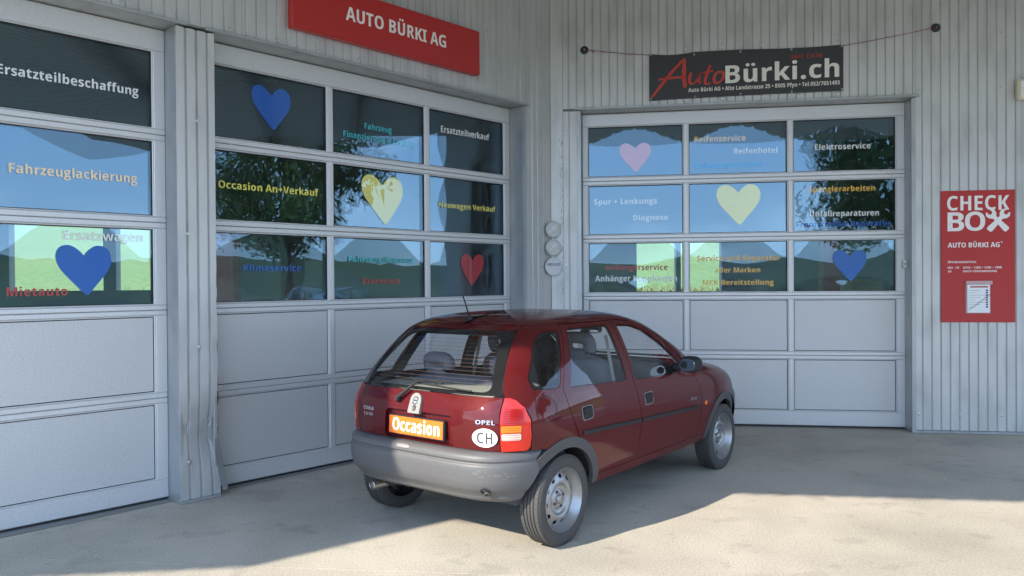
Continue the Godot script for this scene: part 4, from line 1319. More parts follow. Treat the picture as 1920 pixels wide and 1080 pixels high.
func build_car() -> void:
	var car := thing("hatchback_car", "small dark red five-door hatchback with grey plastic bumpers and steel wheels", "car")
	car.transform = Transform3D(Basis(Vector3.UP, deg_to_rad(-37.81)), Vector3(0.4598, 0, -6.2240))
	body = Body.new([[0.24, 0.715, -1.60, 1.76], [0.30, 0.738, -1.63, 1.80], [0.36, 0.764, -1.665, 1.83], [0.50, 0.790, -1.70, 1.86], [0.62, 0.80, -1.735, 1.86], [0.70, 0.80, -1.742, 1.83], [0.78, 0.796, -1.745, 1.75], [0.86, 0.785, -1.735, 1.54], [0.92, 0.772, -1.71, 1.22], [0.955, 0.763, -1.692, 0.98], [1.05, 0.735, -1.62, 0.80], [1.15, 0.695, -1.53, 0.60], [1.25, 0.648, -1.425, 0.38], [1.31, 0.612, -1.345, 0.23], [1.345, 0.575, -1.27, 0.10], [1.37, 0.53, -1.20, 0.0], [1.39, 0.46, -1.10, -0.09], [1.405, 0.36, -0.98, -0.20], [1.415, 0.22, -0.85, -0.32], [1.42, 0.0, -0.70, -0.45]])
	lining = MB.new()
	# --- openings
	var qg := rounded([[-1.045, 1.314], [-1.20, 1.306], [-1.30, 1.245], [-1.462, 1.045], [-1.462, 0.976], [-1.235, 0.968]], 0.045)
	var rg := rounded([[-0.955, 1.316], [-0.452, 1.318], [-0.447, 0.938], [-1.140, 0.962]], 0.022)
	var fg := rounded([[-0.330, 1.316], [-0.13, 1.303], [0.02, 1.262], [0.24, 1.135], [0.40, 0.995], [0.385, 0.910], [-0.335, 0.930]], 0.022)
	var g := 0.0022
	# --- right and left panels
	var arch_r := 0.383
	var door_rear := [["s", -1.000, 1.340], ["s", -1.212, 0.962], ["s", -1.176, 0.815], ["s", -1.104, 0.655]]
	var quarter := [["r", 0.613, 0.948], ["r", 0.600, 0.968], ["r", 0.540, 1.12], ["r", 0.478, 1.285], ["r", 0.452, 1.3455], ["s", -0.992, 1.3455]]
	for d in door_rear: quarter.append(["s", d[1] - g, d[2]])
	quarter.append_array(arc(-1.22, 0.28, arch_r, 72, 118, 8))
	quarter.append_array([["s", -1.43, 0.634], ["r", 0.735, 0.634], ["r", 0.737, 0.66], ["r", 0.740, 0.725], ["r", 0.735, 0.815], ["r", 0.708, 0.888], ["r", 0.668, 0.932], ["r", 0.640, 0.945]])
	panel("quarter_panel", quarter, [qg], M.paint, car)
	var rdoor := [["s", -0.992, 1.3425], ["s", -0.388, 1.3425], ["s", -0.360, 0.918], ["s", -0.300, 0.663], ["s", -0.336, 0.379]]
	rdoor.append_array([["s", -0.336, 0.372], ["s", -0.840, 0.372]])
	rdoor.append_array(arc(-1.22, 0.28, arch_r, 14, 70, 10))
	for i in [2, 1, 0]: rdoor.append(["s", door_rear[i][1] + g, door_rear[i][2]])
	panel("rear_door", rdoor, [rg], M.paint, car)
	var fdoor := [["s", -0.382, 1.3425], ["s", -0.14, 1.332], ["s", 0.06, 1.285], ["s", 0.28, 1.165], ["s", 0.49, 1.00], ["s", 0.625, 0.850], ["s", 0.715, 0.71], ["s", 0.708, 0.50], ["s", 0.665, 0.372], ["s", -0.330, 0.372], ["s", -0.330, 0.379], ["s", -0.294, 0.663], ["s", -0.354, 0.918]]
	panel("front_door", fdoor, [fg], M.paint, car)
	var pill := [["s", -0.385, 1.3455], ["s", -0.14, 1.3355], ["s", 0.063, 1.289], ["s", 0.284, 1.169], ["s", 0.494, 1.004], ["s", 0.56, 0.958], ["n", 0.660, 0.958], ["n", 0.600, 1.05], ["n", 0.560, 1.15], ["n", 0.520, 1.25], ["n", 0.490, 1.3455]]
	panel("windscreen_pillar", pill, [], M.paint, car)
	var fender := [["s", 0.630, 0.853], ["s", 0.50, 0.9985], ["s", 0.565, 0.9535], ["n", 0.655, 0.9535], ["n", 0.640, 0.90], ["n", 0.620, 0.82], ["n", 0.60, 0.74], ["n", 0.62, 0.665], ["s", 1.60, 0.665]]
	fender.append_array(arc(1.22, 0.28, arch_r, 68, 166, 18))
	fender.append_array([["s", 0.80, 0.372], ["s", 0.670, 0.372], ["s", 0.7125, 0.50], ["s", 0.7195, 0.71]])
	panel("front_wing", fender, [], M.paint, car)
	panel("sill", [["s", -0.86, 0.305], ["s", 0.86, 0.305], ["s", 0.84, 0.3685], ["s", -0.84, 0.3685]], [], M.paint, car)
	# --- roof, hatch, bonnet, screens
	var vr := body.v_of(1.348)
	var vt := body.vs[body.vs.size() - 1]
	var rf := MB.new()
	for half in [[-3.0, 1.0, false], [-3.0, 1.0, true]]:
		var poly := PackedVector2Array()
		for k in 80: poly.append(Vector2(lerpf(half[0], half[1], k / 80.0), vr))
		for k in 80: poly.append(Vector2(lerpf(half[1], half[0], k / 80.0), vt))
		chart_panel(rf, body.at, body.normal, poly, [], 0.0, 0.008, Vector2(0.03, 0.03), half[2])
		var pl2 := PackedVector2Array([Vector2(-3.0, vr - 0.05), Vector2(1.0, vr - 0.05), Vector2(1.0, vt), Vector2(-3.0, vt)])
		chart_panel(lining, body.at, body.normal, pl2, [], -0.025, 0.0, Vector2(0.06, 0.05), half[2])
	part("roof", rf.mesh(), M.paint, car)
	var hatch := [["r", 0.609, 0.946], ["r", 0.617, 0.80], ["r", 0.622, 0.640], ["r", -0.622, 0.640], ["r", -0.617, 0.80], ["r", -0.609, 0.946]]
	var recess := rounded([[0.308, 0.824], [0.330, 0.6415], [-0.278, 0.6415], [-0.262, 0.824]], 0.035, "r")
	panel("tailgate", hatch, [recess], M.paint, car, 0.0, 0.030, false)
	panel("plate_recess", [["r", 0.325, 0.838], ["r", 0.345, 0.6405], ["r", -0.293, 0.6405], ["r", -0.277, 0.838]], [], M.paint, car, -0.028, 0.0, false, false)
	panel("tailgate_edge", [["r", 0.446, 1.3445], ["r", 0.462, 1.320], ["r", -0.462, 1.320], ["r", -0.446, 1.3445]], [], M.paint, car, 0.0, 0.012, false)
	var rw := [["r", 0.604, 0.952], ["r", 0.596, 0.968], ["r", 0.536, 1.12], ["r", 0.474, 1.285], ["r", 0.460, 1.317], ["r", -0.460, 1.317], ["r", -0.474, 1.285], ["r", -0.536, 1.12], ["r", -0.596, 0.968], ["r", -0.604, 0.952]]
	rear_window(rw, car)
	var wind := [["n", 0.644, 0.968], ["n", 0.590, 1.05], ["n", 0.550, 1.15], ["n", 0.512, 1.25], ["n", 0.482, 1.342], ["n", -0.482, 1.342], ["n", -0.512, 1.25], ["n", -0.550, 1.15], ["n", -0.590, 1.05], ["n", -0.644, 0.968]]
	glass("windscreen", wind, 0.03, car, false)
	panel("bonnet", [["n", 0.648, 0.952], ["n", 0.635, 0.90], ["n", 0.615, 0.82], ["n", 0.596, 0.745], ["n", -0.596, 0.745], ["n", -0.615, 0.82], ["n", -0.635, 0.90], ["n", -0.648, 0.952]], [], M.paint, car, 0.0, 0.012, false)
	panel("grille_panel", [["n", 0.596, 0.742], ["n", 0.62, 0.67], ["n", -0.62, 0.67], ["n", -0.596, 0.742]], [], M.trim, car, 0.0, 0.012, false)
	glass("quarter_window", qg, 0.026, car)
	glass("door_window", rg, 0.010, car)
	glass("door_window", fg, 0.010, car)
	# --- wheel arches
	for cx in [-1.22, 1.22]:
		var ring := arc(cx, 0.28, 0.390, 6, 174, 30) if cx > 0 else arc(cx, 0.28, 0.390, 6, 132, 30)
		var inner := arc(cx, 0.28, 0.326, 6, 174, 30) if cx > 0 else arc(cx, 0.28, 0.326, 6, 138, 30)
		inner.reverse()
		ring.append_array(inner)
		panel("wheel_arch", ring, [], M.arch, car, 0.006, 0.03, true, false)
		for sx in [-1.0, 1.0]:
			var lm := MB.new()
			var prev := []
			for k in 25:
				var w := deg_to_rad(14.0 + 152.0 * k / 24.0)
				var nn := -Vector3(0, sin(w), -cos(w))
				var p := Vector3(0, 0.28 + 0.345 * sin(w), -(cx + 0.345 * cos(w)))
				var xo := 0.765 - 0.16 * maxf(0.0, cos(w) * signf(cx))
				var a := lm.vert(p + Vector3(sx * xo, 0, 0), nn); var b := lm.vert(p + Vector3(sx * 0.46, 0, 0), nn)
				if prev.size(): lm.tri(prev[0], prev[1], b); lm.tri(prev[0], b, a)
				prev = [a, b]
			part("arch_liner", lm.mesh(), M.seal, car)
	# --- bumpers
	var rb := Body.new([[0.318, 0.696, -1.655, 1.0], [0.328, 0.726, -1.690, 1.0], [0.342, 0.742, -1.724, 1.0], [0.356, 0.748, -1.742, 1.0], [0.370, 0.750, -1.748, 1.0], [0.391, 0.756, -1.765, 1.0], [0.42, 0.769, -1.790, 1.0], [0.47, 0.779, -1.806, 1.0], [0.53, 0.782, -1.810, 1.0], [0.562, 0.781, -1.806, 1.0], [0.570, 0.777, -1.796, 1.0], [0.578, 0.777, -1.795, 1.0], [0.586, 0.781, -1.803, 1.0], [0.605, 0.780, -1.800, 1.0], [0.622, 0.774, -1.787, 1.0], [0.632, 0.764, -1.766, 1.0], [0.637, 0.746, -1.735, 1.0], [0.639, 0.721, -1.700, 1.0]])
	var bspec := [["s", -1.385, 0.638]]
	bspec.append_array(arc(-1.22, 0.28, 0.403, 114, 131, 5))
	bspec.append_array(arc(-1.22, 0.28, 0.330, 139, 172, 10))
	bspec.append(["s", -1.555, 0.319])
	var half_b := outline(rb, bspec + [["r", 0.0, 0.319], ["r", 0.0, 0.638]])
	var bm := MB.new()
	for mir in [false, true]:
		chart_panel(bm, rb.at, rb.normal, half_b, [], 0.0, 0.0, Vector2(0.03, 0.008), mir)
	var bump := part("rear_bumper", bm.mesh(), M.bumper, car)
	var fb := Body.new([[0.28, 0.72, -1.6, 1.76], [0.32, 0.765, -1.6, 1.83], [0.40, 0.795, -1.6, 1.885], [0.50, 0.806, -1.6, 1.90], [0.58, 0.806, -1.6, 1.895], [0.63, 0.800, -1.6, 1.875], [0.66, 0.78, -1.6, 1.84]])
	var fspec := [["s", 1.395, 0.640]]
	var fa := arc(1.22, 0.28, 0.403, 62, 4, 14)
	fspec.append_array(fa)
	var half_f := outline(fb, [["s", 1.36, 0.659]] + fa + [["s", 1.622, 0.284], ["n", 0.0, 0.284], ["n", 0.0, 0.659]])
	var fm := MB.new()
	for mir in [false, true]: chart_panel(fm, fb.at, fb.normal, half_f, [], 0.0, 0.0, Vector2(0.04, 0.03), mir)
	part("front_bumper", fm.mesh(), M.bumper, car)
	# towing eye in its round pocket, grip pocket on the upper edge, scrape marks
	var tp := on_body(rb.rear(0.560, 0.412), 0.0, rb)
	var tm := MB.new()
	tm.lathe([Vector2(0.030, 0.003), Vector2(0.024, 0.005), Vector2(0.022, -0.004), Vector2(0.0, -0.004)], 20, tp * Transform3D(Basis(Vector3(0, 0, 1), Vector3(0, 1, 0), Vector3(-1, 0, 0)), Vector3.ZERO))
	part("towing_pocket", tm.mesh(), M.trim, bump)
	var ty := MB.new()
	var tpath := PackedVector3Array()
	for k in 14: tpath.append(tp * Vector3(0.012 + 0.016 * cos(TAU * k / 14), -0.014 + 0.016 * sin(TAU * k / 14), 0.012))
	ty.tube(tpath, 0.006, 6, true)
	part("towing_eye", ty.mesh(), M.hub, bump)
	var gp := on_body(rb.rear(-0.055, 0.612), 0.0, rb)
	var gm := MB.new()
	gm.superq(Vector3(0, 0, 0.0), Vector3(0.058, 0.014, 0.007), 0.7, gp)
	part("grip_pocket", gm.mesh(), M.garnish, bump)
	var scm := MB.new()
	for k in 34:
		var px := rng.randf_range(0.50, 0.70); var py := 0.515 + rng.randfn(0.0, 0.010) - 0.05 * (px - 0.6)
		var l := rng.randf_range(0.006, 0.022)
		var fr := on_body(rb.rear(px, py), 0.0008, rb)
		var hh := rng.randf_range(0.0006, 0.0018)
		scm.quad(fr * Vector3(-l, -hh, 0), fr * Vector3(l, -hh * 0.4, 0), fr * Vector3(l * 0.8, hh, 0), fr * Vector3(-l * 0.6, hh * 0.7, 0), fr.basis.z)
	var sc := part("scratches", scm.mesh(), M.garnish, bump)
	sc.set_meta("kind", "stuff")
	# --- tail lamps
	var lamp := [["r", 0.6165, 0.942], ["r", 0.640, 0.9415], ["r", 0.666, 0.928], ["r", 0.705, 0.885], ["r", 0.731, 0.813], ["r", 0.737, 0.725], ["r", 0.733, 0.660], ["r", 0.722, 0.640], ["r", 0.626, 0.640], ["r", 0.6215, 0.80]]
	var tl := panel("tail_lamp", lamp, [], M.lens_red, car, 0.006, 0.02)
	for i in 2:
		var zone := func(called: String, spec: Array, m: Material, off: float) -> void:
			var mb := MB.new()
			chart_panel(mb, body.at, body.normal, outline(body, spec), [], off, 0.004, Vector2(0.02, 0.02), i == 1)
			part(called, mb.mesh(), m, tl[i])
		zone.call("brake_lens", rounded([[0.628, 0.874], [0.628, 0.792], [0.716, 0.792], [0.700, 0.874]], 0.008, "r"), M.lens_deep, 0.0075)
		zone.call("indicator_lens", rounded([[0.6285, 0.787], [0.6295, 0.747], [0.706, 0.747], [0.706, 0.787]], 0.006, "r"), M.lens_amber, 0.0085)
		zone.call("reversing_lens", rounded([[0.6300, 0.742], [0.6310, 0.704], [0.706, 0.704], [0.706, 0.742]], 0.008, "r"), M.lens_clear, 0.0085)
		var rib := MB.new()
		for k in 14:
			var y := 0.709 + 0.0125 * k + (0.003 if k > 2 else 0.0) + (0.004 if k > 5 else 0.0)
			var pth := PackedVector3Array()
			for q in 5:
				var fr := on_body(body.rear(lerpf(0.635, 0.702, q / 4.0), y), 0.009)
				pth.append(fr.origin * Vector3(-1 if i == 1 else 1, 1, 1))
			rib.tube(pth, 0.0012, 4)
		part("lens_ribs", rib.mesh(), M.lens_deep, tl[i]).set_meta("kind", "stuff")
	# --- side mouldings, handles, filler flap, indicator
	panel("side_moulding", [["s", -1.058, 0.686], ["s", -0.312, 0.658], ["s", -0.316, 0.632], ["s", -1.060, 0.660]], [], M.trim, car, 0.009, 0.010, true, false)
	panel("side_moulding", [["s", -0.287, 0.657], ["s", 0.640, 0.627], ["s", 0.655, 0.614], ["s", 0.640, 0.601], ["s", -0.290, 0.631]], [], M.trim, car, 0.009, 0.010, true, false)
	for hf in [-0.993, -0.178]:
		var hy := 0.790 if hf < -0.5 else 0.783
		panel("door_handle", rounded([[hf - 0.070, hy + 0.044], [hf + 0.056, hy + 0.047], [hf + 0.062, hy - 0.040], [hf - 0.060, hy - 0.046]], 0.022), [rounded([[hf - 0.065, hy + 0.040], [hf + 0.051, hy + 0.043], [hf + 0.057, hy - 0.036], [hf - 0.055, hy - 0.042]], 0.020)], M.garnish, car, 0.003, 0.006, true, false)
		panel("handle_pocket", rounded([[hf - 0.066, hy + 0.041], [hf + 0.052, hy + 0.044], [hf + 0.058, hy - 0.037], [hf - 0.056, hy - 0.043]], 0.018), [], M.trim, car, 0.0014, 0.0, true, false)
		panel("handle_flap", rounded([[hf - 0.055, hy + 0.032], [hf + 0.040, hy + 0.034], [hf + 0.044, hy + 0.000], [hf - 0.052, hy - 0.002]], 0.008), [], M.trim, car, 0.011, 0.008, true, false)
	var flap := []
	var flap_in := []
	for k in 24:
		var w := TAU * k / 24
		flap.append(["s", -1.392 + 0.086 * cos(w), 0.862 + 0.080 * sin(w)])
		flap_in.append(["s", -1.392 + 0.082 * cos(w), 0.862 + 0.076 * sin(w)])
	panel("filler_flap_gap", flap, [flap_in], M.seal, car, 0.0008, 0.0, false, false)
	var bl := on_body(body.side(0.80, 0.628), 0.0)
	var blm := MB.new(); blm.superq(Vector3.ZERO, Vector3(0.022, 0.019, 0.011), 0.9, bl)
	part("side_indicator", blm.mesh(), mat(lin(0.75, 0.13, 0.02), 0.15), car)
	# --- badges and stickers
	var put := func(s: String, spot: Vector2, w: float, cap: float, m: Material, slant := 0.0, called := "badge_lettering", bold := true) -> void:
		var hold := empty_part("badge", car, on_body(spot, 0.001))
		text(called, s, -w * 0.5, w * 0.5, -cap * 0.5, cap, 0.001, m, hold, bold, slant)
	put.call("OPEL", body.rear(0.542, 0.806), 0.122, 0.025, M.chrome)
	put.call("CORSA", body.rear(-0.430, 0.805), 0.108, 0.022, M.chrome)
	put.call("1.4 16V", body.rear(-0.432, 0.768), 0.098, 0.020, M.chrome)
	put.call("Swing", body.side(0.555, 0.693), 0.115, 0.024, M.chrome, 0.35, "badge_lettering", false)
	var ch := empty_part("country_sticker", car, on_body(body.rear(0.540, 0.716), 0.002))
	var cm := MB.new()
	var ell := PackedVector2Array()
	for k in 36: ell.append(Vector2(0.080 * cos(TAU * k / 36), 0.055 * sin(TAU * k / 36)))
	cm.flat_poly(ell, -0.004, 0.001)
	part("oval", cm.mesh(), M.white, ch)
	text("lettering", "CH", -0.050, 0.050, -0.034, 0.066, 0.0012, mat(lin(0.06, 0.06, 0.07), 0.5), ch, true)
	# --- sales plate in the recess
	var pf := Transform3D(Basis(Vector3(1, 0, 0), Vector3(0, 0.9986, -0.052), Vector3(0, 0.052, 0.9986)), Vector3(0.006, 0.727, 1.748))
	var plate := empty_part("sales_plate", car, pf)
	bar("plate_frame", Vector3(-0.240, -0.062, -0.028), Vector3(0.240, 0.062, -0.002), 0.004, M.trim, plate)
	bar("plate_face", Vector3(-0.232, -0.054, -0.002), Vector3(0.232, 0.054, 0.0015), 0.001, M.plate_orange, plate)
	text("lettering", "Occasion", -0.200, 0.205, -0.036, 0.078, 0.0017, M.white, plate)
	# --- tailgate lock garnish with round emblem, wiper
	var gf := on_body(body.rear(0.004, 0.872), 0.0)
	var garn := empty_part("lock_garnish", car, gf)
	var go := PackedVector2Array()
	for q in [[-0.050, -0.058], [-0.046, -0.064], [0.046, -0.064], [0.050, -0.058]]: go.append(Vector2(q[0], q[1]))
	for k in 13: go.append(Vector2(0.046 * cos(PI * k / 12), 0.018 + 0.046 * sin(PI * k / 12)))
	var gam := MB.new(); gam.flat_poly(go, -0.006, 0.016)
	part("housing", gam.mesh(), M.garnish, garn)
	var ax := Transform3D(Basis(Vector3(0, 0, 1), Vector3(0, 1, 0), Vector3(-1, 0, 0)), Vector3(0, 0.016, 0.016))
	var em := MB.new()
	em.lathe([Vector2(0.021, 0.004), Vector2(0.025, 0.006), Vector2(0.028, 0.0)], 28, ax)
	em.box(Vector3(-0.024, 0.013, 0.016), Vector3(0.024, 0.019, 0.0205), 0.001)
	part("round_emblem", em.mesh(), M.chrome, garn)
	var lk := MB.new()
	lk.lathe([Vector2(0.0, 0.002), Vector2(0.010, 0.003), Vector2(0.015, 0.004), Vector2(0.019, 0.0)], 24, ax.translated(Vector3(0, -0.047, 0)))
	part("lock", lk.mesh(), M.hub, garn)
	var p0 := on_body(body.rear(-0.150, 0.885), 0.030).origin
	var p1 := on_body(body.rear(-0.02, 0.985), 0.035).origin
	var p2 := on_body(body.rear(0.050, 1.000), 0.028).origin
	var p3 := on_body(body.rear(0.415, 0.972), 0.016).origin
	var wp := empty_part("wiper", car)
	var wa := MB.new()
	wa.tube(PackedVector3Array([p0 + Vector3(0, -0.018, -0.03), p0]), 0.018, 10)
	wa.tube(PackedVector3Array([p0, p0.lerp(p1, 0.4), p1]), 0.015, 8, false, 0.007)
	wa.tube(PackedVector3Array([p1, p2, p2.lerp(p3, 0.35)]), 0.006, 6)
	part("wiper_arm", wa.mesh(), M.trim, wp)
	var wb := MB.new()
	var bp := PackedVector3Array()
	for k in 9: bp.append(on_body(body.rear(lerpf(-0.03, 0.415, k / 8.0), lerpf(0.986, 0.968, k / 8.0)), 0.012).origin)
	wb.tube(bp, 0.006, 5)
	part("wiper_blade", wb.mesh(), M.trim, wp)
	# --- aerial, exhaust, mirror
	var am := MB.new()
	am.lathe([Vector2(0.022, 0.0), Vector2(0.016, 0.014), Vector2(0.008, 0.030), Vector2(0.0, 0.032)], 14, Transform3D(Basis(Vector3(0, 1, 0.25).normalized(), Vector3(1, 0, 0), Vector3(0, 0.25, -1).normalized()), Vector3(0.0, 1.372, 1.215)))
	am.tube(PackedVector3Array([Vector3(0.0, 1.395, 1.222), Vector3(0.0, 1.535, 1.285)]), 0.006, 6, false, 0.004)
	part("aerial", am.mesh(), M.trim, car)
	var xm := MB.new()
	xm.tube(PackedVector3Array([Vector3(-0.42, 0.285, 1.30), Vector3(-0.43, 0.284, 1.50), Vector3(-0.455, 0.282, 1.685)]), 0.026, 14)
	xm.lathe([Vector2(0.026, 0.0), Vector2(0.028, 0.004), Vector2(0.031, 0.0), Vector2(0.031, -0.12)], 18, Transform3D(Basis(Vector3(-0.16, -0.04, 0.986), Vector3(0, 1, 0.04), Vector3(-0.98, 0, -0.16)), Vector3(-0.457, 0.2817, 1.69)))
	part("exhaust_pipe", xm.mesh(), M.exhaust, car)
	var rl := MB.new()
	rl.superq(Vector3(-0.30, 0.33, 1.66), Vector3(0.07, 0.028, 0.03), 0.8)
	part("rear_fog_lamp", rl.mesh(), M.trim, car)
	for sx in [-1.0, 1.0]:
		var mh := MB.new()
		mh.superq(Vector3(sx * 0.880, 0.985, -0.335), Vector3(0.086, 0.064, 0.072), 0.75)
		mh.superq(Vector3(sx * 0.775, 0.960, -0.345), Vector3(0.055, 0.030, 0.045), 0.8)
		var mo := part("door_mirror", mh.mesh(), M.trim, car)
		var mg := MB.new()
		var el := PackedVector2Array()
		for k in 28:
			var cc := cos(TAU * k / 28); var ss := sin(TAU * k / 28)
			el.append(Vector2(signf(cc) * pow(absf(cc), 0.8) * 0.066, signf(ss) * pow(absf(ss), 0.8) * 0.049))
		mg.flat_poly(el, -0.004, 0.0025)
		var mi := part("mirror_glass", mg.mesh(), M.mirror, mo)
		mi.transform = Transform3D(Basis(Vector3.UP, -0.16 * sx), Vector3(sx * 0.880, 0.985, -0.267))
	# --- wheels
	var first: Node3D = null
	for q in [[1.0, -1.22, "rear"], [1.0, 1.22, "front"], [-1.0, -1.22, "rear"], [-1.0, 1.22, "front"]]:
		var wh: Node3D
		if first == null:
			wh = make_wheel(car); first = wh
		else:
			wh = first.duplicate(); wh.name = "wheel"; car.add_child(wh, true)
		wh.transform = Transform3D(Basis(Vector3(q[0], 0, 0), Vector3.UP, Vector3(0, 0, q[0])) * Basis(Vector3.RIGHT, 0.3 * q[1]), Vector3(q[0] * 0.692, 0.2795, -q[1]))
	# --- underside and cabin
	bar("underbody", Vector3(-0.66, 0.27, -1.70), Vector3(0.66, 0.36, 1.38), 0.03, M.seal, car)
	bar("axle_block", Vector3(-0.45, 0.30, 0.9), Vector3(0.45, 0.62, 1.60), 0.05, M.seal, car)
	bar("engine_block", Vector3(-0.46, 0.20, -1.7), Vector3(0.46, 0.66, -0.72), 0.05, M.seal, car)
	part("inner_lining", lining.mesh(), M.lining, car)
	build_cabin(car)


func rear_window(spec: Array, car: Node3D) -> void:
	var poly := outline(body, spec)
	var inner := outline(body, rounded([[0.538, 0.972], [0.400, 1.288], [-0.400, 1.288], [-0.538, 0.972]], 0.06, "r"))
	var g := MB.new()
	var fine := shrink(poly, 0.002)
	for off in [-0.002]: chart_panel(g, body.at, body.normal, fine, [], off, 0.0, Vector2(0.04, 0.04))
	var o := part("rear_window", g.mesh(), M.car_glass, car)
	var f := MB.new()
	chart_panel(f, body.at, body.normal, fine, [inner], -0.0013, 0.008, Vector2(0.04, 0.04))
	part("glass_border", f.mesh(), M.frit, o)
	for k in 13:
		var y := 0.995 + 0.0222 * k
		var w := lerpf(0.515, 0.400, k / 12.0)
		var mb := MB.new()
		var pth := PackedVector3Array()
		for q in 25: pth.append(on_body(body.rear(lerpf(-w, w, q / 24.0), y), -0.0075).origin)
		mb.tube(pth, 0.0007, 4)
		part("heating_wire", mb.mesh(), M.wire, o)


func make_wheel(car: Node3D) -> Node3D:
	var wh := empty_part("wheel", car)
	var ty := MB.new()
	var prof := [Vector2(0.196, -0.062), Vector2(0.205, -0.073), Vector2(0.232, -0.078), Vector2(0.256, -0.075), Vector2(0.270, -0.067), Vector2(0.2775, -0.056)]
	for gx in [-0.036, -0.012, 0.012, 0.036]:
		prof.append_array([Vector2(0.2795, gx - 0.0042), Vector2(0.2725, gx - 0.0034), Vector2(0.2725, gx + 0.0034), Vector2(0.2795, gx + 0.0042)])
	prof.append_array([Vector2(0.2775, 0.056), Vector2(0.270, 0.067), Vector2(0.256, 0.075), Vector2(0.232, 0.078), Vector2(0.205, 0.073), Vector2(0.196, 0.066)])
	ty.lathe(prof, 72, Transform3D.IDENTITY, 40)
	# shoulder blocks: cuts across the outer tread
	for k in 60:
		var w := TAU * k / 60
		var bx := Transform3D(Basis(Vector3.RIGHT, w), Vector3.ZERO)
		for sx in [-1.0, 1.0]:
			var b := MB.new()
			b.box(Vector3(sx * 0.054 - 0.0115, 0.268, -0.0115), Vector3(sx * 0.054 + 0.0115, 0.2788, 0.0115), 0.002)
			for q in b.v.size():
				var i := ty.vert(bx * b.v[q], bx.basis * b.n[q])
			var base := ty.v.size() - b.v.size()
			for q in b.ix: ty.ix.append(base + q)
	part("tyre", ty.mesh(), M.rubber, wh)
	var rim := MB.new()
	rim.lathe([Vector2(0.150, -0.06), Vector2(0.160, 0.010), Vector2(0.168, 0.016), Vector2(0.172, 0.040), Vector2(0.186, 0.050), Vector2(0.190, 0.064), Vector2(0.195, 0.073), Vector2(0.1985, 0.071), Vector2(0.199, 0.060)], 56, Transform3D.IDENTITY, 60)
	# pressed disc with eleven oval slots
	var pr := [Vector2(0.166, 0.014), Vector2(0.160, 0.020), Vector2(0.148, 0.026), Vector2(0.132, 0.034), Vector2(0.118, 0.040), Vector2(0.108, 0.042), Vector2(0.098, 0.038), Vector2(0.088, 0.026), Vector2(0.078, 0.020), Vector2(0.064, 0.019), Vector2(0.054, 0.026), Vector2(0.044, 0.030), Vector2(0.030, 0.030)]
	var cum := [0.0]
	for i in pr.size() - 1: cum.append(cum[i] + pr[i].distance_to(pr[i + 1]))
	var atp := func(u: float, v: float) -> Vector3:
		var i := 0
		while i < pr.size() - 2 and v > cum[i + 1]: i += 1
		var k := clampf((v - cum[i]) / (cum[i + 1] - cum[i]), 0.0, 1.0)
		var p: Vector2 = pr[i].lerp(pr[i + 1], k)
		var w := u / 0.13
		return Vector3(p.y, p.x * cos(w), p.x * sin(w))
	var nrm := func(u: float, v: float) -> Vector3:
		var e := 0.003
		var a: Vector3 = atp.call(u + e, v) - atp.call(u - e, v)
		var b: Vector3 = atp.call(u, minf(v + e, cum[-1])) - atp.call(u, maxf(v - e, 0.0))
		var n := a.cross(b).normalized()
		return n if n.x > 0 else -n
	var slots := []
	for k in 11:
		var el := PackedVector2Array()
		for q in 14: el.append(Vector2((k + 0.5) * TAU / 11 * 0.13 + 0.0165 * cos(TAU * q / 14), 0.0285 + 0.0150 * sin(TAU * q / 14)))
		slots.append(el)
	var rect := PackedVector2Array([Vector2(0, 0), Vector2(TAU * 0.13, 0), Vector2(TAU * 0.13, cum[-1]), Vector2(0, cum[-1])])
	chart_panel(rim, atp, nrm, rect, slots, 0.0, 0.0, Vector2(TAU * 0.13 / 66, 0.008))
	for sl in slots:
		for q in sl.size():
			var a: Vector3 = atp.call(sl[q].x, sl[q].y); var b: Vector3 = atp.call(sl[(q + 1) % sl.size()].x, sl[(q + 1) % sl.size()].y)
			var c := (a + b) * 0.5
			var mid: Vector3 = atp.call(sl[0].x - 0.0165, 0.0285)
			rim.quad(a, b, b - Vector3(0.004, 0, 0), a - Vector3(0.004, 0, 0), (mid - c).normalized())
	part("rim", rim.mesh(), M.rim, wh)
	var hb := MB.new()
	hb.lathe([Vector2(0.0, 0.044), Vector2(0.020, 0.044), Vector2(0.026, 0.040), Vector2(0.029, 0.030)], 24, Transform3D.IDENTITY, 50)
	part("hub_cap", hb.mesh(), M.rim, wh)
	for k in 4:
		var w := TAU * (k + 0.5) / 4
		var bm := MB.new()
		bm.lathe([Vector2(0.0, 0.036), Vector2(0.009, 0.036), Vector2(0.010, 0.020)], 6, Transform3D(Basis.IDENTITY, Vector3(0, 0.050 * cos(w), 0.050 * sin(w))), 20)
		part("wheel_bolt", bm.mesh(), M.hub, wh)
	var dk := MB.new()
	dk.lathe([Vector2(0.0, -0.012), Vector2(0.160, -0.012), Vector2(0.162, -0.030)], 40, Transform3D.IDENTITY)
	part("brake_drum", dk.mesh(), M.seal, wh)
	return wh


func headrest(mb: MB, at: Vector3, w: float, h: float) -> void:
	# open frame headrest
	var pth := PackedVector3Array()
	for k in 28:
		var c := cos(TAU * k / 28); var s := sin(TAU * k / 28)
		pth.append(at + Vector3(signf(c) * pow(absf(c), 0.55) * (w - 0.045), signf(s) * pow(absf(s), 0.55) * (h - 0.042), 0.02 * s))
	mb.tube(pth, 0.045, 10, true)

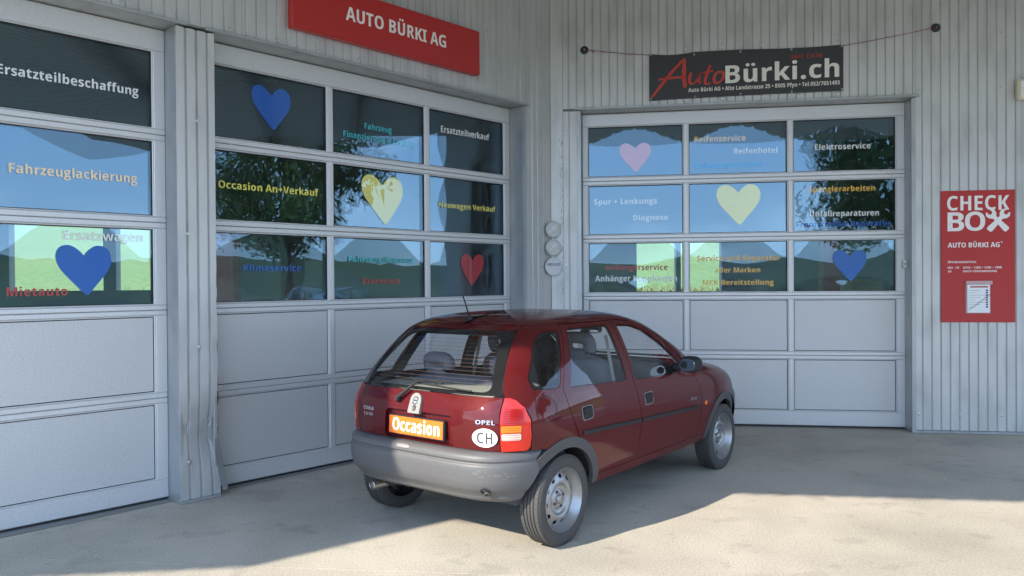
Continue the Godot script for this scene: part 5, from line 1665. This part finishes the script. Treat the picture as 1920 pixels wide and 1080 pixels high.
func build_cabin(car: Node3D) -> void:
	for sx in [-1.0, 1.0]:
		var st := empty_part("front_seat", car)
		var cu := MB.new(); cu.superq(Vector3(sx * 0.35, 0.50, -0.02), Vector3(0.25, 0.10, 0.26), 0.5)
		part("cushion", cu.mesh(), M.seat, st)
		var bk := MB.new()
		bk.superq(Vector3.ZERO, Vector3(0.245, 0.31, 0.085), 0.55, Transform3D(Basis(Vector3.RIGHT, 0.30), Vector3(sx * 0.35, 0.78, 0.30)))
		part("backrest", bk.mesh(), M.seat, st)
		var hr := MB.new(); headrest(hr, Vector3(sx * 0.35, 1.155, 0.415), 0.145, 0.105)
		part("headrest", hr.mesh(), M.seat, st)
	var rs := empty_part("rear_bench", car)
	var bc := MB.new(); bc.superq(Vector3(0, 0.50, 0.85), Vector3(0.60, 0.10, 0.24), 0.4)
	part("cushion", bc.mesh(), M.seat, rs)
	var bb := MB.new(); bb.superq(Vector3.ZERO, Vector3(0.60, 0.26, 0.07), 0.35, Transform3D(Basis(Vector3.RIGHT, 0.32), Vector3(0, 0.735, 1.12)))
	part("backrest", bb.mesh(), M.seat, rs)
	for sx in [-1.0, 1.0]:
		var hr := MB.new(); headrest(hr, Vector3(sx * 0.30, 1.055, 1.20), 0.135, 0.085)
		part("headrest", hr.mesh(), M.seat, rs)
		for d in [-0.05, 0.05]:
			var ps := MB.new(); ps.tube(PackedVector3Array([Vector3(sx * 0.30 + d, 0.94, 1.19), Vector3(sx * 0.30 + d, 1.00, 1.20)]), 0.006, 6)
			part("headrest_post", ps.mesh(), M.chrome, rs)
	var sh := MB.new()
	sh.box(Vector3(-0.58, 0.925, 1.20), Vector3(0.58, 0.945, 1.60), 0.008)
	part("parcel_shelf", sh.mesh(), M.shelf, car)
	var ds := MB.new(); ds.superq(Vector3(0, 0.80, -0.72), Vector3(0.66, 0.13, 0.24), 0.5)
	part("dashboard", ds.mesh(), M.lining, car)
	var sw := MB.new()
	var ring := PackedVector3Array()
	var sf := Transform3D(Basis(Vector3.RIGHT, -0.45), Vector3(-0.35, 0.86, -0.38))
	for k in 32: ring.append(sf * Vector3(0.185 * cos(TAU * k / 32), 0.185 * sin(TAU * k / 32), 0))
	sw.tube(ring, 0.014, 8, true)
	sw.superq(Vector3.ZERO, Vector3(0.08, 0.06, 0.03), 0.7, sf)
	sw.tube(PackedVector3Array([sf * Vector3(-0.18, 0, 0), sf * Vector3(0.18, 0, 0)]), 0.016, 6)
	part("steering_wheel", sw.mesh(), M.trim, car)
	var mm := MB.new(); mm.superq(Vector3(0.0, 1.235, -0.28), Vector3(0.125, 0.036, 0.020), 0.5)
	mm.tube(PackedVector3Array([Vector3(0, 1.24, -0.285), Vector3(0, 1.285, -0.295)]), 0.008, 6)
	part("rear_view_mirror", mm.mesh(), M.trim, car)
	bar("mirror_face", Vector3(-0.112, 1.208, -0.261), Vector3(0.112, 1.262, -0.2585), 0.001, M.mirror, car)
	bar("cabin_floor", Vector3(-0.64, 0.30, -0.75), Vector3(0.64, 0.34, 1.55), 0.0, M.lining, car)
	for sx in [-1.0, 1.0]:
		var bl := MB.new()
		var a := Vector3(sx * 0.66, 0.86, 0.42); var b := Vector3(sx * 0.575, 1.24, 0.41)
		bl.quad(a + Vector3(0, 0, -0.022), a + Vector3(0, 0, 0.022), b + Vector3(0, 0, 0.022), b + Vector3(0, 0, -0.022), Vector3(-sx, 0, 0))
		part("seat_belt", bl.mesh(), M.belt, car)
		var tb := MB.new(); tb.box(Vector3(sx * 0.46 - 0.07, 0.946, 1.22), Vector3(sx * 0.46 + 0.07, 0.970, 1.36), 0.008)
		if sx > 0: part("paper_stack", tb.mesh(), M.paper, car)


# ---------------------------------------------------------------- surroundings
func tree(at: Vector3, h: float, r: float, seed_: int, label: String) -> void:
	var t := thing("tree", label, "tree", "trees round the yard", Transform3D(Basis.IDENTITY, at))
	var g := RandomNumberGenerator.new(); g.seed = seed_
	var tr := MB.new()
	tr.tube(PackedVector3Array([Vector3(0, -0.1, 0), Vector3(0.1, h * 0.25, 0.05), Vector3(0.0, h * 0.55, 0.1), Vector3(0.1, h * 0.85, 0)]), 0.035 * h, 9, false, 0.006 * h)
	var clumps := []
	for i in 44:
		var w := g.randf() * TAU
		var y := g.randf_range(0.34, 0.97)
		var rr := r * sqrt(g.randf()) * (1.0 - 0.55 * absf(y - 0.58) / 0.4)
		var c := Vector3(cos(w) * rr, y * h, sin(w) * rr)
		clumps.append([c, g.randf_range(0.24, 0.40) * r])
		if i < 12: tr.tube(PackedVector3Array([Vector3(0.05, y * h * 0.6, 0.05), c.lerp(Vector3(0, y * h * 0.75, 0), 0.45), c]), 0.010 * h, 5, false, 0.002 * h)
	part("trunk", tr.mesh(), mat(lin(0.06, 0.045, 0.032), 0.9), t)
	var lf := MB.new()
	for c in clumps:
		for k in 420:
			var d := Vector3(g.randfn(), g.randfn() * 0.7, g.randfn())
			var p: Vector3 = c[0] + d.normalized() * c[1] * pow(g.randf(), 0.45)
			var a := Vector3(g.randfn(), g.randfn(), g.randfn()).normalized()
			var b := a.cross(Vector3(g.randfn(), g.randfn(), g.randfn())).normalized()
			var s := g.randf_range(0.08, 0.16)
			lf.ftri(p - a * s, p + a * s * 0.6 + b * s * 0.6, p + a * s - b * s * 0.5, a.cross(b))
			var gcol := Color(0.045, 0.085, 0.018).lerp(Color(0.09, 0.14, 0.03), g.randf())
			for q in 3: lf.col.append(gcol)
	var lm := mat(Color.WHITE, 0.6)
	lm.vertex_color_use_as_albedo = true
	lm.backlight_enabled = true; lm.backlight = Color(0.25, 0.3, 0.1)
	part("crown", lf.mesh(), lm, t)

func build_surroundings() -> void:
	tree(Vector3(7.6, -0.06, 9.5), 9.5, 3.4, 3, "tall leafy tree mirrored in the right door")
	tree(Vector3(14.5, -0.06, 12.5), 11.0, 4.2, 5, "broad tree behind the tall one across the yard")
	tree(Vector3(24.0, -0.06, -0.8), 10.0, 3.6, 8, "tree right of the yard mirrored in the middle door")
	# a hedge and a lane across the yard, a light car parked to the right
	var ln := MB.new()
	ln.quad(Vector3(-40, -0.03, 9.5), Vector3(60, -0.03, 9.5), Vector3(60, -0.03, 15.5), Vector3(-40, -0.03, 15.5), Vector3.UP)
	setting("lane", ln.mesh(), M.asphalt)
	for i in 5:
		var hd := thing("hedge", ["clipped hedge across the lane, leftmost run", "clipped hedge across the lane, second run", "clipped hedge across the lane, middle run", "clipped hedge across the lane, fourth run", "clipped hedge across the lane, rightmost run"][i], "hedge", "hedges across the lane", Transform3D(Basis.IDENTITY, Vector3(-22.0 + 10.0 * i, -0.06, 17.0)))
		var hm := MB.new()
		for k in 5200:
			var p := Vector3(rng.randf_range(-4.7, 4.7), rng.randf_range(0.0, 1.5), rng.randf_range(-0.5, 0.5))
			var a := Vector3(rng.randfn(), rng.randfn(), rng.randfn()).normalized()
			var b := a.cross(Vector3(rng.randfn(), rng.randfn(), rng.randfn())).normalized()
			hm.ftri(p - a * 0.09, p + b * 0.07, p + a * 0.09, a.cross(b))
		part("foliage", hm.mesh(), mat(lin(0.05, 0.085, 0.02), 0.7), hd)
	var other: Node3D = get_node("hatchback_car").duplicate()
	other.name = "parked_car"
	tag(other, "small white hatchback parked right of the yard, seen mirrored in the middle door", "car")
	other.transform = Transform3D(Basis(Vector3.UP, 0.9), Vector3(12.5, 0, -4.6))
	var wp: StandardMaterial3D = M.paint.duplicate()
	wp.albedo_color = lin(0.72, 0.72, 0.72); wp.metallic = 0.0
	add_child(other)
	for o in other.find_children("*", "MeshInstance3D", true, false):
		if o.material_override == M.paint: o.material_override = wp
	for o in other.get_children():
		if o.name.begins_with("badge") or o.name.begins_with("sales_plate") or o.name.begins_with("country"): o.free()
	# red posts of vehicle lifts and a cabinet in the hall
	for p in [[4.55, 11.2, "red lift post in the hall behind the blue heart of the right door"], [-3.35, 9.2, "red lift post in the hall behind the middle door"]]:
		var l := thing("lift_post", p[2], "lift post", "posts of the vehicle lifts in the hall", Transform3D(Basis.IDENTITY, Vector3(p[0], 0.004, -p[1])))
		bar("column", Vector3(-0.11, 0, -0.14), Vector3(0.11, 2.35, 0.14), 0.02, M.lift_red, l)
		bar("foot_plate", Vector3(-0.25, 0, -0.28), Vector3(0.25, 0.02, 0.28), 0.003, M.lift_red, l)
		bar("carriage", Vector3(-0.15, 0.35, 0.14), Vector3(0.15, 0.75, 0.24), 0.02, M.steel, l)
		bar("arm", Vector3(-0.95, 0.38, 0.16), Vector3(-0.15, 0.46, 0.24), 0.01, M.lift_red, l)
	var cb := thing("tool_cabinet", "yellow steel cabinet in the hall behind the right door", "cabinet", "", Transform3D(Basis.IDENTITY, Vector3(5.5, 0.004, -12.3)))
	bar("carcass", Vector3(-0.25, 0, -0.2), Vector3(0.25, 1.62, 0.2), 0.01, M.crate, cb)
	for i in 5: bar("drawer", Vector3(-0.235, 0.08 + 0.30 * i, 0.2005), Vector3(0.235, 0.35 + 0.30 * i, 0.215), 0.005, M.crate, cb)
	# standing maize behind the building
	var bl := MB.new()
	for k in 7:
		var w := TAU * k / 7.0 + k
		var y0 := 0.15 + 0.16 * k
		var d := Vector3(cos(w), 0, sin(w))
		var s := Vector3(-d.z, 0, d.x) * 0.04
		var a := Vector3(0, y0, 0); var b := a + d * 0.25 + Vector3(0, 0.22, 0); var c := a + d * 0.5 + Vector3(0, 0.05, 0)
		bl.quad(a - s, a + s, b + s, b - s, Vector3.UP)
		bl.ftri(b - s, b + s, c, Vector3.UP)
	bl.tube(PackedVector3Array([Vector3.ZERO, Vector3(0.02, 0.8, 0), Vector3(0, 1.45, 0)]), 0.014, 4, false, 0.006)
	var mm := MultiMesh.new()
	mm.transform_format = MultiMesh.TRANSFORM_3D
	mm.mesh = bl.mesh()
	mm.instance_count = 2600
	for i in 2600:
		var sc := rng.randf_range(0.75, 1.1)
		mm.set_instance_transform(i, Transform3D(Basis(Vector3.UP, rng.randf() * TAU).scaled(Vector3.ONE * sc), Vector3(rng.randf_range(-20, 14), -0.06, -rng.randf_range(26.5, 31.0))))
	var mi := MultiMeshInstance3D.new()
	mi.name = "maize_field"; mi.multimesh = mm
	var gm := mat(lin(0.16, 0.17, 0.04), 0.7)
	gm.backlight_enabled = true; gm.backlight = Color(0.2, 0.22, 0.06)
	mi.material_override = gm
	mi.set_meta("kind", "stuff")
	tag(mi, "strip of standing maize behind the building", "maize")
	add_child(mi)
